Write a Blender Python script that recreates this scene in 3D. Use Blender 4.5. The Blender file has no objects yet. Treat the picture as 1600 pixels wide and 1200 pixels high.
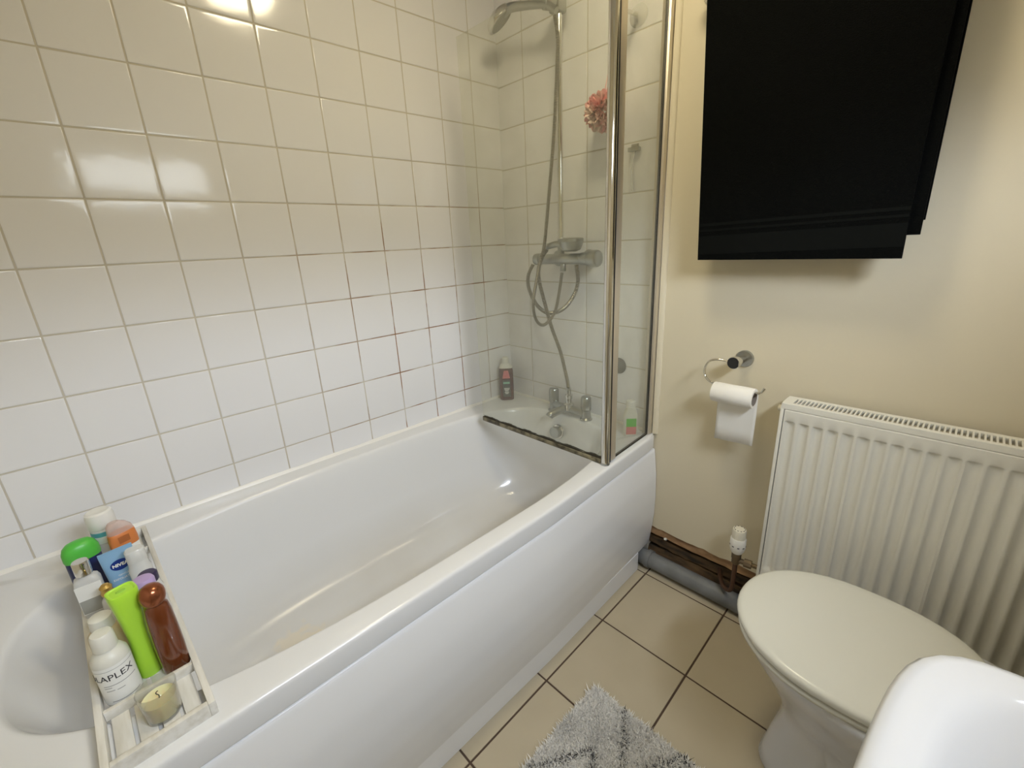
import bpy, bmesh, math, random
from mathutils import Vector, Matrix
random.seed(7)
D = bpy.data
SC = bpy.context.scene
COL = SC.collection
PI = math.pi
# ------------------------------------------------------------------ camera
CP = Vector((-1.4162, -1.508, 0.613))
AZ, EL, ROLL, FPX = 0.8173, -0.3091, -0.0485, 687.9957
fw = Vector((math.cos(EL)*math.cos(AZ), math.cos(EL)*math.sin(AZ), math.sin(EL)))
rt = fw.cross(Vector((0, 0, 1))).normalized()
up = rt.cross(fw)
r2 = rt*math.cos(ROLL)+up*math.sin(ROLL)
u2 = -rt*math.sin(ROLL)+up*math.cos(ROLL)
cam = D.cameras.new('camera')
camo = D.objects.new('camera', cam)
COL.objects.link(camo)
m = Matrix((r2, u2, -fw)).transposed().to_4x4()
m.translation = CP
camo.matrix_world = m
cam.sensor_width = 36
cam.lens = FPX/1600*36
cam.clip_start = 0.02
SC.camera = camo
# ------------------------------------------------------------------ light and exposure
LAMP = 33.5       # ceiling lamp diffuser, warm
SKY = 66.0        # overcast sky seen from the window
w = D.worlds.new('world')
SC.world = w
w.use_nodes = True
wn = w.node_tree
bg = wn.nodes['Background']
wtc = wn.nodes.new('ShaderNodeTexCoord'); wsp = wn.nodes.new('ShaderNodeSeparateXYZ')
wcr = wn.nodes.new('ShaderNodeValToRGB')
wmr = wn.nodes.new('ShaderNodeMapRange'); wmr.inputs['From Min'].default_value = -1
wn.links.new(wtc.outputs['Generated'], wsp.inputs[0]); wn.links.new(wsp.outputs['Z'], wmr.inputs['Value'])
wn.links.new(wmr.outputs[0], wcr.inputs[0]); wn.links.new(wcr.outputs[0], bg.inputs[0])
e_ = wcr.color_ramp.elements
e_[0].position = 0.0; e_[0].color = (0.02, 0.02, 0.018, 1)
e_[1].position = 1.0; e_[1].color = (0.93, 1.0, 1.12, 1)
for p_, c_ in ((0.49, (0.02, 0.02, 0.018)), (0.51, (0.085, 0.09, 0.092)), (0.60, (0.11, 0.115, 0.12)), (0.68, (0.78, 0.84, 0.95))):
    q_ = e_.new(p_); q_.color = (*c_, 1)
bg.inputs[1].default_value = SKY
SC.view_settings.view_transform = 'Standard'
SC.view_settings.look = 'None'
SC.view_settings.gamma = 1
SC.view_settings.exposure = 0.12

# ------------------------------------------------------------------ materials
def mat(name, col, rough=0.5, metal=0.0, coat=0.0, spec=0.5, **kw):
    mt = D.materials.new(name)
    mt.use_nodes = True
    b = mt.node_tree.nodes['Principled BSDF']
    b.inputs['Base Color'].default_value = (*col, 1)
    b.inputs['Roughness'].default_value = rough
    b.inputs['Metallic'].default_value = metal
    b.inputs['Coat Weight'].default_value = coat
    b.inputs['Coat Roughness'].default_value = 0.04
    b.inputs['Specular IOR Level'].default_value = spec
    for k, v in kw.items():
        b.inputs[k.replace('_', ' ')].default_value = v
    return mt

def nn(mt, t, **kw):
    n = mt.node_tree.nodes.new(t)
    for k, v in kw.items():
        setattr(n, k, v)
    return n

def lk(mt, a, b):
    mt.node_tree.links.new(a, b)

def noise_col(mt, c1, c2, scale=8, lo=0.35, hi=0.65, detail=4, stretch=(1, 1, 1)):
    """mottle the base colour between c1 and c2"""
    tc = nn(mt, 'ShaderNodeTexCoord'); mp = nn(mt, 'ShaderNodeMapping')
    mp.inputs['Scale'].default_value = stretch
    nz = nn(mt, 'ShaderNodeTexNoise'); nz.inputs['Scale'].default_value = scale
    nz.inputs['Detail'].default_value = detail
    cr = nn(mt, 'ShaderNodeValToRGB')
    cr.color_ramp.elements[0].position = lo; cr.color_ramp.elements[0].color = (*c1, 1)
    cr.color_ramp.elements[1].position = hi; cr.color_ramp.elements[1].color = (*c2, 1)
    lk(mt, tc.outputs['Object'], mp.inputs[0]); lk(mt, mp.outputs[0], nz.inputs['Vector'])
    lk(mt, nz.outputs['Fac'], cr.inputs[0])
    lk(mt, cr.outputs[0], mt.node_tree.nodes['Principled BSDF'].inputs['Base Color'])
    return cr

def bump(mt, scale=200, strength=0.1, dist=0.001, detail=3, kind='ShaderNodeTexNoise'):
    tc = nn(mt, 'ShaderNodeTexCoord')
    nz = nn(mt, kind); nz.inputs['Scale'].default_value = scale
    if 'Detail' in nz.inputs: nz.inputs['Detail'].default_value = detail
    bp = nn(mt, 'ShaderNodeBump'); bp.inputs['Strength'].default_value = strength
    bp.inputs['Distance'].default_value = dist
    lk(mt, tc.outputs['Object'], nz.inputs['Vector'])
    lk(mt, nz.outputs[0], bp.inputs['Height'])
    lk(mt, bp.outputs[0], mt.node_tree.nodes['Principled BSDF'].inputs['Normal'])
    return mt

M = {}
M['tile'] = mat('glazed_tile', (0.78, 0.775, 0.785), 0.10, spec=0.5)
bump(M['tile'], 14, 0.12, 0.004, 2)
M['grout'] = mat('grout', (0.50, 0.46, 0.38), 0.9)
# rust coloured staining near the shower end and low down
def stained_grout(mt):
    tc = nn(mt, 'ShaderNodeTexCoord'); sp = nn(mt, 'ShaderNodeSeparateXYZ')
    lk(mt, tc.outputs['Object'], sp.inputs[0])
    mx = nn(mt, 'ShaderNodeMapRange'); mx.inputs['From Min'].default_value = -1.1; mx.inputs['From Max'].default_value = -0.6
    lk(mt, sp.outputs['X'], mx.inputs['Value'])
    mz = nn(mt, 'ShaderNodeMapRange'); mz.inputs['From Min'].default_value = 0.95; mz.inputs['From Max'].default_value = 0.6
    lk(mt, sp.outputs['Z'], mz.inputs['Value'])
    nz = nn(mt, 'ShaderNodeTexNoise'); nz.inputs['Scale'].default_value = 9; nz.inputs['Detail'].default_value = 5
    lk(mt, tc.outputs['Object'], nz.inputs['Vector'])
    mn = nn(mt, 'ShaderNodeMapRange'); mn.inputs['From Min'].default_value = 0.42; mn.inputs['From Max'].default_value = 0.58
    lk(mt, nz.outputs[0], mn.inputs['Value'])
    a = nn(mt, 'ShaderNodeMath', operation='MULTIPLY'); b = nn(mt, 'ShaderNodeMath', operation='MULTIPLY')
    lk(mt, mx.outputs[0], a.inputs[0]); lk(mt, mz.outputs[0], a.inputs[1])
    lk(mt, a.outputs[0], b.inputs[0]); lk(mt, mn.outputs[0], b.inputs[1])
    mi = nn(mt, 'ShaderNodeMix', data_type='RGBA')
    mi.inputs[6].default_value = (0.56, 0.52, 0.44, 1); mi.inputs[7].default_value = (0.26, 0.13, 0.055, 1)
    lk(mt, b.outputs[0], mi.inputs[0])
    lk(mt, mi.outputs[2], mt.node_tree.nodes['Principled BSDF'].inputs['Base Color'])
stained_grout(M['grout'])
M['grout_pale'] = mat('pale_grout', (0.55, 0.51, 0.42), 0.9)
M['paint'] = mat('cream_wall_paint', (0.68, 0.615, 0.465), 0.62)
bump(M['paint'], 60, 0.15, 0.001, 4)
M['ceil'] = mat('white_ceiling_paint', (0.78, 0.76, 0.70), 0.8)
M['ftile'] = mat('beige_floor_tile', (0.62, 0.56, 0.44), 0.42)
noise_col(M['ftile'], (0.46, 0.40, 0.29), (0.54, 0.475, 0.355), 3, 0.3, 0.7)
M['fgrout'] = mat('dark_floor_grout', (0.085, 0.055, 0.04), 0.9)
M['bath'] = mat('white_acrylic', (0.76, 0.765, 0.775), 0.18, coat=0.4)
def bath_floor_tint(mt):
    # darker beige tint towards the floor of the bath, plus one beige soap stain
    b = mt.node_tree.nodes['Principled BSDF']
    tc = nn(mt, 'ShaderNodeTexCoord'); sp = nn(mt, 'ShaderNodeSeparateXYZ'); lk(mt, tc.outputs['Object'], sp.inputs[0])
    nz = nn(mt, 'ShaderNodeTexNoise'); nz.inputs['Scale'].default_value = 2.2; nz.inputs['Detail'].default_value = 3; lk(mt, tc.outputs['Object'], nz.inputs['Vector'])
    mz = nn(mt, 'ShaderNodeMapRange'); mz.inputs['From Min'].default_value = 0.34; mz.inputs['From Max'].default_value = 0.16; mz.inputs['To Max'].default_value = 0.8
    lk(mt, sp.outputs['Z'], mz.inputs['Value'])
    mn = nn(mt, 'ShaderNodeMapRange'); mn.inputs['From Min'].default_value = 0.1; mn.inputs['From Max'].default_value = 0.7; lk(mt, nz.outputs[0], mn.inputs['Value'])
    mu = nn(mt, 'ShaderNodeMath', operation='MULTIPLY'); lk(mt, mz.outputs[0], mu.inputs[0]); lk(mt, mn.outputs[0], mu.inputs[1])
    m1 = nn(mt, 'ShaderNodeMix', data_type='RGBA'); m1.inputs[6].default_value = (0.76, 0.765, 0.775, 1); m1.inputs[7].default_value = (0.57, 0.535, 0.47, 1)
    lk(mt, mu.outputs[0], m1.inputs[0])
    vm = nn(mt, 'ShaderNodeVectorMath', operation='DISTANCE'); vm.inputs[1].default_value = (-0.31, 0.07, 0.17); lk(mt, tc.outputs['Object'], vm.inputs[0])
    n2 = nn(mt, 'ShaderNodeTexNoise'); n2.inputs['Scale'].default_value = 28; n2.inputs['Detail'].default_value = 5; lk(mt, tc.outputs['Object'], n2.inputs['Vector'])
    ad = nn(mt, 'ShaderNodeMath', operation='MULTIPLY_ADD'); ad.inputs[1].default_value = 0.14; lk(mt, n2.outputs[0], ad.inputs[0]); lk(mt, vm.outputs['Value'], ad.inputs[2])
    md = nn(mt, 'ShaderNodeMapRange'); md.inputs['From Min'].default_value = 0.155; md.inputs['From Max'].default_value = 0.125; md.inputs['To Max'].default_value = 0.55; lk(mt, ad.outputs[0], md.inputs['Value'])
    m2 = nn(mt, 'ShaderNodeMix', data_type='RGBA'); m2.inputs[7].default_value = (0.80, 0.70, 0.52, 1)
    lk(mt, m1.outputs[2], m2.inputs[6]); lk(mt, md.outputs[0], m2.inputs[0]); lk(mt, m2.outputs[2], b.inputs['Base Color'])
bath_floor_tint(M['bath'])
M['panel'] = mat('white_bath_panel', (0.86, 0.865, 0.88), 0.16)
M['sealant'] = mat('white_sealant', (0.85, 0.83, 0.78), 0.35)
M['chrome'] = mat('chrome', (0.72, 0.71, 0.68), 0.10, 1.0)
M['dullchrome'] = mat('limescaled_chrome', (0.42, 0.43, 0.42), 0.28, 1.0)
bump(M['dullchrome'], 300, 0.15, 0.0005)
M['hose'] = mat('metal_hose', (0.36, 0.34, 0.30), 0.35, 0.9)
M['alu'] = mat('brushed_aluminium', (0.66, 0.60, 0.50), 0.42, 0.75)
M['ceramic'] = mat('white_ceramic', (0.72, 0.735, 0.78), 0.12, coat=0.5)
M['seat'] = mat('ivory_toilet_seat', (0.74, 0.74, 0.68), 0.22)
M['rad'] = mat('radiator_enamel', (0.76, 0.745, 0.68), 0.35)
M['raddark'] = mat('radiator_inside', (0.16, 0.15, 0.13), 0.8)
M['towel'] = mat('black_terry', (0.0014, 0.0018, 0.0016), 0.95, spec=0.1)
bump(M['towel'], 420, 0.6, 0.003)
M['towel_band'] = mat('black_woven_band', (0.0028, 0.0035, 0.003), 0.8, spec=0.1)
M['paper'] = mat('toilet_paper', (0.86, 0.84, 0.79), 0.9)
bump(M['paper'], 500, 0.2, 0.001)
M['card'] = mat('grey_card', (0.28, 0.24, 0.2), 0.9)
M['black'] = mat('black_plastic', (0.012, 0.012, 0.013), 0.35)
M['white'] = mat('white_plastic', (0.80, 0.79, 0.75), 0.3)
M['trvwhite'] = mat('aged_white_plastic', (0.78, 0.74, 0.62), 0.4)
M['brass'] = mat('tarnished_brass', (0.20, 0.15, 0.095), 0.5, 0.7)
M['copper'] = mat('dull_copper', (0.11, 0.06, 0.04), 0.5, 0.6)
M['pipe'] = mat('grey_plastic_pipe', (0.17, 0.18, 0.19), 0.45)
noise_col(M['pipe'], (0.14, 0.145, 0.15), (0.20, 0.21, 0.22), 12)
M['timber'] = mat('old_timber', (0.3, 0.18, 0.09), 0.75)
noise_col(M['timber'], (0.20, 0.105, 0.05), (0.48, 0.30, 0.155), 14, 0.3, 0.7, 6, (2, 1, 3))
M['darktimber'] = mat('dark_timber', (0.06, 0.035, 0.02), 0.85)  # darker mottled brown for the two lower planks
noise_col(M['darktimber'], (0.028, 0.020, 0.012), (0.20, 0.115, 0.05), 10, 0.35, 0.75, 6, (1, 1, 4))
M['void'] = mat('dark_recess', (0.03, 0.024, 0.017), 0.95)
M['seal'] = mat('mildewed_seal', (0.15, 0.13, 0.08), 0.5)
noise_col(M['seal'], (0.05, 0.04, 0.02), (0.24, 0.21, 0.13), 40, 0.35, 0.6, 5)
M['mould'] = mat('black_mildew', (0.035, 0.028, 0.015), 0.8)
M['wood_white'] = mat('whitewashed_wood', (0.70, 0.68, 0.62), 0.55)
noise_col(M['wood_white'], (0.60, 0.57, 0.50), (0.74, 0.72, 0.67), 18, 0.3, 0.6, 5, (4, 0.6, 4))
M['lime'] = mat('lime_green_plastic', (0.42, 0.74, 0.05), 0.35)
M['limeend'] = mat('lime_green_base', (0.30, 0.58, 0.05), 0.45)
M['amberp'] = mat('amber_plastic', (0.17, 0.040, 0.010), 0.12, coat=0.6, Transmission_Weight=0.25)
M['copperball'] = mat('copper_cap', (0.30, 0.10, 0.045), 0.22, 0.75)
M['verycl'] = mat('thin_clear_plastic', (0.8, 0.8, 0.78), 0.1, Alpha=0.3)
M['clear'] = mat('clear_plastic', (0.80, 0.80, 0.78), 0.18, Alpha=0.62)
M['frosty'] = mat('frosted_plastic', (0.78, 0.77, 0.70), 0.35, Alpha=0.85)
M['cream'] = mat('cream_liquid', (0.62, 0.56, 0.38), 0.4)
M['amberpale'] = mat('pale_amber_plastic', (0.55, 0.46, 0.28), 0.3)
M['greenclear'] = mat('translucent_green_plastic', (0.38, 0.42, 0.29), 0.2, Alpha=0.8)
M['lilac'] = mat('lilac_plastic', (0.46, 0.34, 0.60), 0.4)
M['indigo'] = mat('dark_indigo_plastic', (0.03, 0.02, 0.07), 0.4)
M['green'] = mat('bright_green_plastic', (0.09, 0.50, 0.06), 0.35)
M['navy'] = mat('navy_plastic', (0.012, 0.02, 0.10), 0.35)
M['teal'] = mat('teal_print', (0.10, 0.38, 0.45), 0.4)
M['bluelight'] = mat('light_blue_tube', (0.24, 0.42, 0.62), 0.35)
M['nvblue'] = mat('deep_blue_print', (0.006, 0.03, 0.22), 0.35)
M['orange'] = mat('orange_print', (0.62, 0.20, 0.05), 0.4)
M['orangedk'] = mat('dark_orange_print', (0.40, 0.12, 0.03), 0.5)
M['pinkclear'] = mat('pinkish_clear_plastic', (0.74, 0.56, 0.50), 0.15, Alpha=0.5)
M['label'] = mat('paper_label', (0.80, 0.80, 0.77), 0.5)
M['greyprint'] = mat('grey_print', (0.33, 0.33, 0.30), 0.6)
M['ink'] = mat('dark_ink', (0.03, 0.03, 0.035), 0.6)
M['greyink'] = mat('grey_ink', (0.28, 0.28, 0.28), 0.6)
M['gold'] = mat('gold_cap', (0.55, 0.36, 0.10), 0.3, 0.8)
M['wax'] = mat('cream_candle_wax', (0.78, 0.70, 0.42), 0.5, Subsurface_Weight=0.3)
M['burgundy'] = mat('dark_red_liquid', (0.075, 0.015, 0.018), 0.15, coat=0.4)
M['darklabel'] = mat('dark_label', (0.06, 0.065, 0.065), 0.5)
M['mint'] = mat('mint_print', (0.25, 0.50, 0.36), 0.5)
M['pink'] = mat('pink_netting', (0.80, 0.22, 0.24), 0.7)
noise_col(M['pink'], (0.84, 0.36, 0.36), (0.88, 0.70, 0.63), 22, 0.38, 0.62)
M['redpink'] = mat('pink_print', (0.60, 0.16, 0.18), 0.5)
M['greyrub'] = mat('grey_rubber', (0.10, 0.10, 0.10), 0.5)
M['rugback'] = mat('rug_backing', (0.75, 0.73, 0.70), 0.9)

def glass(name, tint, haze, hazecol=(0.55, 0.56, 0.50)):
    mt = D.materials.new(name); mt.use_nodes = True
    nt = mt.node_tree; nt.nodes.clear()
    out = nt.nodes.new('ShaderNodeOutputMaterial')
    tr = nt.nodes.new('ShaderNodeBsdfTransparent'); tr.inputs[0].default_value = (*tint, 1)
    gl = nt.nodes.new('ShaderNodeBsdfGlossy'); gl.inputs['Roughness'].default_value = 0.02
    fr = nt.nodes.new('ShaderNodeFresnel'); fr.inputs[0].default_value = 1.45
    m1 = nt.nodes.new('ShaderNodeMixShader')
    ge = nt.nodes.new('ShaderNodeNewGeometry'); io = nt.nodes.new('ShaderNodeMapRange')
    io.inputs['To Min'].default_value = 1.45; io.inputs['To Max'].default_value = 1/1.45
    nt.links.new(ge.outputs['Backfacing'], io.inputs['Value']); nt.links.new(io.outputs[0], fr.inputs[0])
    nt.links.new(fr.outputs[0], m1.inputs[0]); nt.links.new(tr.outputs[0], m1.inputs[1]); nt.links.new(gl.outputs[0], m1.inputs[2])
    if haze > 0:
        df = nt.nodes.new('ShaderNodeBsdfDiffuse'); df.inputs[0].default_value = (*hazecol, 1)
        tl = nt.nodes.new('ShaderNodeBsdfTranslucent'); tl.inputs[0].default_value = (*hazecol, 1)
        ma = nt.nodes.new('ShaderNodeMixShader'); ma.inputs[0].default_value = 0.5
        nt.links.new(df.outputs[0], ma.inputs[1]); nt.links.new(tl.outputs[0], ma.inputs[2])
        tc = nt.nodes.new('ShaderNodeTexCoord'); nz = nt.nodes.new('ShaderNodeTexNoise')
        nz.inputs['Scale'].default_value = 7; nz.inputs['Detail'].default_value = 8
        nt.links.new(tc.outputs['Object'], nz.inputs['Vector'])
        mr = nt.nodes.new('ShaderNodeMapRange'); mr.inputs['From Min'].default_value = 0.3; mr.inputs['From Max'].default_value = 0.7
        mr.inputs['To Min'].default_value = haze*0.5; mr.inputs['To Max'].default_value = haze*1.5
        nt.links.new(nz.outputs[0], mr.inputs['Value'])
        m2 = nt.nodes.new('ShaderNodeMixShader')
        nt.links.new(mr.outputs[0], m2.inputs[0]); nt.links.new(m1.outputs[0], m2.inputs[1]); nt.links.new(ma.outputs[0], m2.inputs[2])
        nt.links.new(m2.outputs[0], out.inputs[0])
    else:
        nt.links.new(m1.outputs[0], out.inputs[0])
    return mt
M['glass'] = glass('dull_screen_glass', (0.972, 0.978, 0.95), 0.07, (0.82, 0.80, 0.64))
M['jar'] = glass('clear_jar_glass', (0.93, 0.93, 0.91), 0.07, (0.7, 0.7, 0.66))

def emit(name, col, s):
    mt = D.materials.new(name); mt.use_nodes = True
    b = mt.node_tree.nodes['Principled BSDF']
    b.inputs['Base Color'].default_value = (0.8, 0.8, 0.8, 1)
    b.inputs['Emission Color'].default_value = (*col, 1)
    b.inputs['Emission Strength'].default_value = s
    return mt
M['lamp'] = emit('glowing_opal_diffuser', (1.0, 0.87, 0.59), LAMP)
M['pane'] = glass('window_glass', (0.97, 0.98, 0.98), 0.0)
M['blind'] = mat('pale_blind_fabric', (0.7, 0.68, 0.62), 0.8)

# ------------------------------------------------------------------ mesh helpers
def obj(name, bm, m, parent=None, smooth=True, angle=35, loc=None, rot=None):
    me = D.meshes.new(name)
    bm.normal_update()
    bm.to_mesh(me); bm.free()
    ms = m if isinstance(m, (list, tuple)) else [m]
    for k in ms:
        me.materials.append(M[k] if isinstance(k, str) else k)
    if smooth:
        me.shade_smooth()
        me.set_sharp_from_angle(angle=math.radians(angle))
    o = D.objects.new(name, me)
    COL.objects.link(o)
    if loc: o.location = loc
    if rot: o.rotation_euler = rot
    if parent: o.parent = parent
    return o

def empty(name, loc=(0, 0, 0), rot=(0, 0, 0)):
    o = D.objects.new(name, None); COL.objects.link(o)
    o.location = loc; o.rotation_euler = rot
    o.empty_display_size = 0.05
    return o

def tag(o, label=None, cat=None, group=None, kind=None):
    if label: o['label'] = label
    if cat: o['category'] = cat
    if group: o['group'] = group
    if kind: o['kind'] = kind
    return o

def struct(name, bm, m, **kw):
    return tag(obj(name, bm, m, **kw), kind='structure')

def box(bm, x0, x1, y0, y1, z0, z1, bev=0.0, mi=0, seg=2):
    r = bmesh.ops.create_cube(bm, size=1)
    vs = r['verts']
    for v in vs:
        v.co = Vector(((x0+x1)/2+v.co.x*(x1-x0), (y0+y1)/2+v.co.y*(y1-y0), (z0+z1)/2+v.co.z*(z1-z0)))
    fs = {f for v in vs for f in v.link_faces}
    for f in fs: f.material_index = mi
    if bev > 0:
        es = list({e for v in vs for e in v.link_edges})
        bmesh.ops.bevel(bm, geom=es, offset=bev, segments=seg, profile=0.5, affect='EDGES', material=-1)

def ringfaces(bm, rings, mi=0, closed=True, cap0=False, cap1=False):
    for a, b in zip(rings, rings[1:]):
        n = len(a)
        for i in range(n if closed else n-1):
            j = (i+1) % n
            try:
                f = bm.faces.new((a[i], a[j], b[j], b[i])); f.material_index = mi
            except ValueError:
                pass
    if cap0: bm.faces.new(list(reversed(rings[0]))).material_index = mi
    if cap1: bm.faces.new(rings[-1]).material_index = mi

def se(phi, a, b, n):
    """point of a superellipse by polar radius, evenly spread"""
    th = math.atan2(b*math.sin(phi), a*math.cos(phi))
    c, s = math.cos(th), math.sin(th)
    r = (abs(c/a)**n+abs(s/b)**n)**(-1/n)
    return r*c, r*s

def loft(bm, secs, N=40, mi=0, cap0=True, cap1=True):
    """secs: (z, a, b, n, cx, cy)"""
    rings = []
    for s in secs:
        z, a, b = s[:3]
        n = s[3] if len(s) > 3 else 2
        cx = s[4] if len(s) > 4 else 0
        cy = s[5] if len(s) > 5 else 0
        rg = []
        for i in range(N):
            x, y = se(2*PI*i/N, a, b, n)
            rg.append(bm.verts.new((cx+x, cy+y, z)))
        rings.append(rg)
    ringfaces(bm, rings, mi, True, cap0, cap1)
    return rings

def lathe(bm, prof, N=32, mi=0, cap0=True, cap1=True, mx=None):
    rings = []
    for r, z in prof:
        rg = []
        for i in range(N):
            v = Vector((r*math.cos(2*PI*i/N), r*math.sin(2*PI*i/N), z))
            if mx: v = mx @ v
            rg.append(bm.verts.new(v))
        rings.append(rg)
    ringfaces(bm, rings, mi, True, cap0, cap1)

def axis_mx(p, d):
    """matrix taking local z to direction d, origin to p"""
    q = Vector(d).to_track_quat('Z', 'Y').to_matrix().to_4x4()
    q.translation = Vector(p)
    return q

def cyl(bm, p0, p1, r, N=24, mi=0, r1=None, bev=0.0):
    p0, p1 = Vector(p0), Vector(p1)
    L = (p1-p0).length
    r1 = r if r1 is None else r1
    if bev:
        prof = [(r-bev, 0), (r-bev*0.3, bev*0.3), (r, bev), (r1, L-bev), (r1-bev*0.3, L-bev*0.3), (r1-bev, L)]
    else:
        prof = [(r, 0), (r1, L)]
    lathe(bm, prof, N, mi, mx=axis_mx(p0, p1-p0))

def smooth_path(pts, k=10, closed=False):
    P = [Vector(p) for p in pts]; out = []
    n = len(P)
    for i in range(n-1):
        p0 = P[max(i-1, 0)]; p1 = P[i]; p2 = P[i+1]; p3 = P[min(i+2, n-1)]
        for j in range(k):
            t = j/k
            out.append(0.5*((2*p1)+(-p0+p2)*t+(2*p0-5*p1+4*p2-p3)*t*t+(-p0+3*p1-3*p2+p3)*t**3))
    out.append(P[-1])
    return out

def tube(bm, pts, r, N=12, mi=0, ribs=None, radii=None):
    """sweep; ribs = spacing of corrugation"""
    if ribs:
        # resample evenly
        P = pts; L = [0]
        for a, b in zip(P, P[1:]): L.append(L[-1]+(b-a).length)
        tot = L[-1]; n = max(2, int(tot/(ribs/2))); Q = []; k = 0
        for i in range(n+1):
            s = tot*i/n
            while k < len(L)-2 and L[k+1] < s: k += 1
            t = (s-L[k])/max(L[k+1]-L[k], 1e-9)
            Q.append(P[k].lerp(P[k+1], min(t, 1)))
        pts = Q; radii = [r if i % 2 else r*0.70 for i in range(len(Q))]
    rings = []; nrm = None
    for i, p in enumerate(pts):
        d = (pts[min(i+1, len(pts)-1)]-pts[max(i-1, 0)]).normalized()
        if nrm is None:
            nrm = d.orthogonal().normalized()
        nrm = (nrm-d*nrm.dot(d)).normalized()
        bn = d.cross(nrm)
        rr = radii[i] if radii else r
        rings.append([bm.verts.new(p+(nrm*math.cos(2*PI*j/N)+bn*math.sin(2*PI*j/N))*rr) for j in range(N)])
    ringfaces(bm, rings, mi, True, True, True)

def B():
    return bmesh.new()

def text(s, size, m, name, parent, fn, align='CENTER', ext=0.0002, bold=0.0):
    """lettering mesh; fn maps flat (x,y,depth) to the place it is printed"""
    cu = D.curves.new('txt', 'FONT'); cu.body = s; cu.size = size; cu.align_x = align; cu.align_y = 'CENTER'
    cu.extrude = ext; cu.offset = bold; cu.resolution_u = 3
    to = D.objects.new('txt', cu); COL.objects.link(to)
    dg = bpy.context.evaluated_depsgraph_get(); dg.update()
    me = D.meshes.new_from_object(to.evaluated_get(dg))
    D.objects.remove(to)
    for v in me.vertices:
        v.co = fn(v.co.x, v.co.y, v.co.z)
    me.name = name
    me.materials.clear(); me.materials.append(M[m])
    o = D.objects.new(name, me); COL.objects.link(o); o.parent = parent
    return o

def on_round(r, z0, a0=0.0, b=None, lean=0.0):
    """print on the -y side of a round/elliptic body"""
    def f(x, y, d):
        a = a0+x/r
        rb = (b or r)
        return Vector(((r+d)*math.sin(a), -(rb+d)*math.cos(a), z0+y))
    return f

ZF = -0.65
ZC = 1.70
YR = -1.98
XN = -1.82
T = 0.152
# ------------------------------------------------------------------ room shell
def tile_quad(bm, O, U, V, Nn, u0, u1, v0, v1, mi, gap=0.0017, bev=0.0022, h=0.0011, tilt=0.0022):
    """one glazed tile with soft edges, very slightly out of plane"""
    u0 += gap; u1 -= gap; v0 += gap; v1 -= gap
    if u1-u0 < 0.008 or v1-v0 < 0.008: return
    tu, tv = random.uniform(-tilt, tilt), random.uniform(-tilt, tilt)
    cu_, cv_ = (u0+u1)/2, (v0+v1)/2
    def P(u, v, n):
        return bm.verts.new(O+U*u+V*v+Nn*(n+(u-cu_)*tu+(v-cv_)*tv if n > 0 else n))
    rings = []
    for ins, n in ((0, -0.001), (0.0003, h*0.45), (bev*0.45, h*0.85), (bev, h), (bev*3.2, h*1.12)):
        rings.append([P(u0+ins, v0+ins, n), P(u1-ins, v0+ins, n), P(u1-ins, v1-ins, n), P(u0+ins, v1-ins, n)])
    ringfaces(bm, rings, mi, True, False, True)

def tiled(bm, O, U, V, Nn, us, vs, mi, **kw):
    for a, b in zip(us, us[1:]):
        for c, d in zip(vs, vs[1:]):
            tile_quad(bm, O, U, V, Nn, a, b, c, d, mi, **kw)

# left wall (y=0): grout bed + square tiles
bm = B(); box(bm, XN, 0.1, 0, 0.08, ZF, ZC, mi=1)
us = [XN]+[(c-9.9277)*T for c in range(-2, 10) if (c-9.9277)*T > XN+0.01]+[0.004]
vs = [-0.088]+[h*T for h in range(0, 12) if h*T < ZC-0.01]+[ZC]
tiled(bm, Vector((0, 0, 0)), Vector((1, 0, 0)), Vector((0, 0, 1)), Vector((0, -1, 0)), us, vs, 0)
struct('wall_left', bm, ['tile', 'grout'], angle=80)
# far wall (x=0): tiles behind the shower, plaster beyond, open strip at its foot
bm = B()
box(bm, 0, 0.10, -0.762, 0.0, ZF, ZC, mi=1)
us = [-0.752, -0.448, -0.143, 0.004]
vs = [-0.088]+[h*T-0.004 for h in range(0, 12) if h*T < ZC-0.01]+[ZC]
tiled(bm, Vector((0, 0, 0)), Vector((0, 1, 0)), Vector((0, 0, 1)), Vector((-1, 0, 0)), us, vs, 0)
# plaster: ragged lower edge
n = 60
pr_ = []
for i in range(n+1):
    y = -0.762+(YR+0.762)*i/n
    zb = -0.494+0.0015*math.sin(i*0.8)+random.uniform(-0.003, 0.003)
    pr_.append((y, zb))
for (ya, za), (yb, zb) in zip(pr_, pr_[1:]):
    a = bm.verts.new((0, ya, za)); b = bm.verts.new((0, yb, zb)); c = bm.verts.new((0, yb, ZC)); d = bm.verts.new((0, ya, ZC))
    f = bm.faces.new((a, d, c, b)); f.material_index = 2
    a2 = bm.verts.new((0.1, ya, za)); b2 = bm.verts.new((0.1, yb, zb))
    f = bm.faces.new((a, b, b2, a2)); f.material_index = 2
box(bm, 0.045, 0.10, YR, -0.74, ZF, -0.48, mi=3)
struct('wall_far', bm, ['tile', 'grout_pale', 'paint', 'void'], angle=80)
# rounded plaster edge beside the tiles
bm = B()
for s in range(1):
    pts = []
    N = 8
    prof = [(0.0005, -0.761)]+[(-0.009*math.cos(t*PI/2/N)-0.0005, -0.7615-0.018*math.sin(t*PI/2/N)) for t in range(N+1)]+[(0.0005, -0.780)]
    r0 = [bm.verts.new((x, y, -0.088)) for x, y in prof]
    r1 = [bm.verts.new((x, y, ZC)) for x, y in prof]
    ringfaces(bm, [r0, r1], 0, False)
    bm.faces.new(r0); bm.faces.new(list(reversed(r1)))
struct('trim_1', bm, 'paint')
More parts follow.
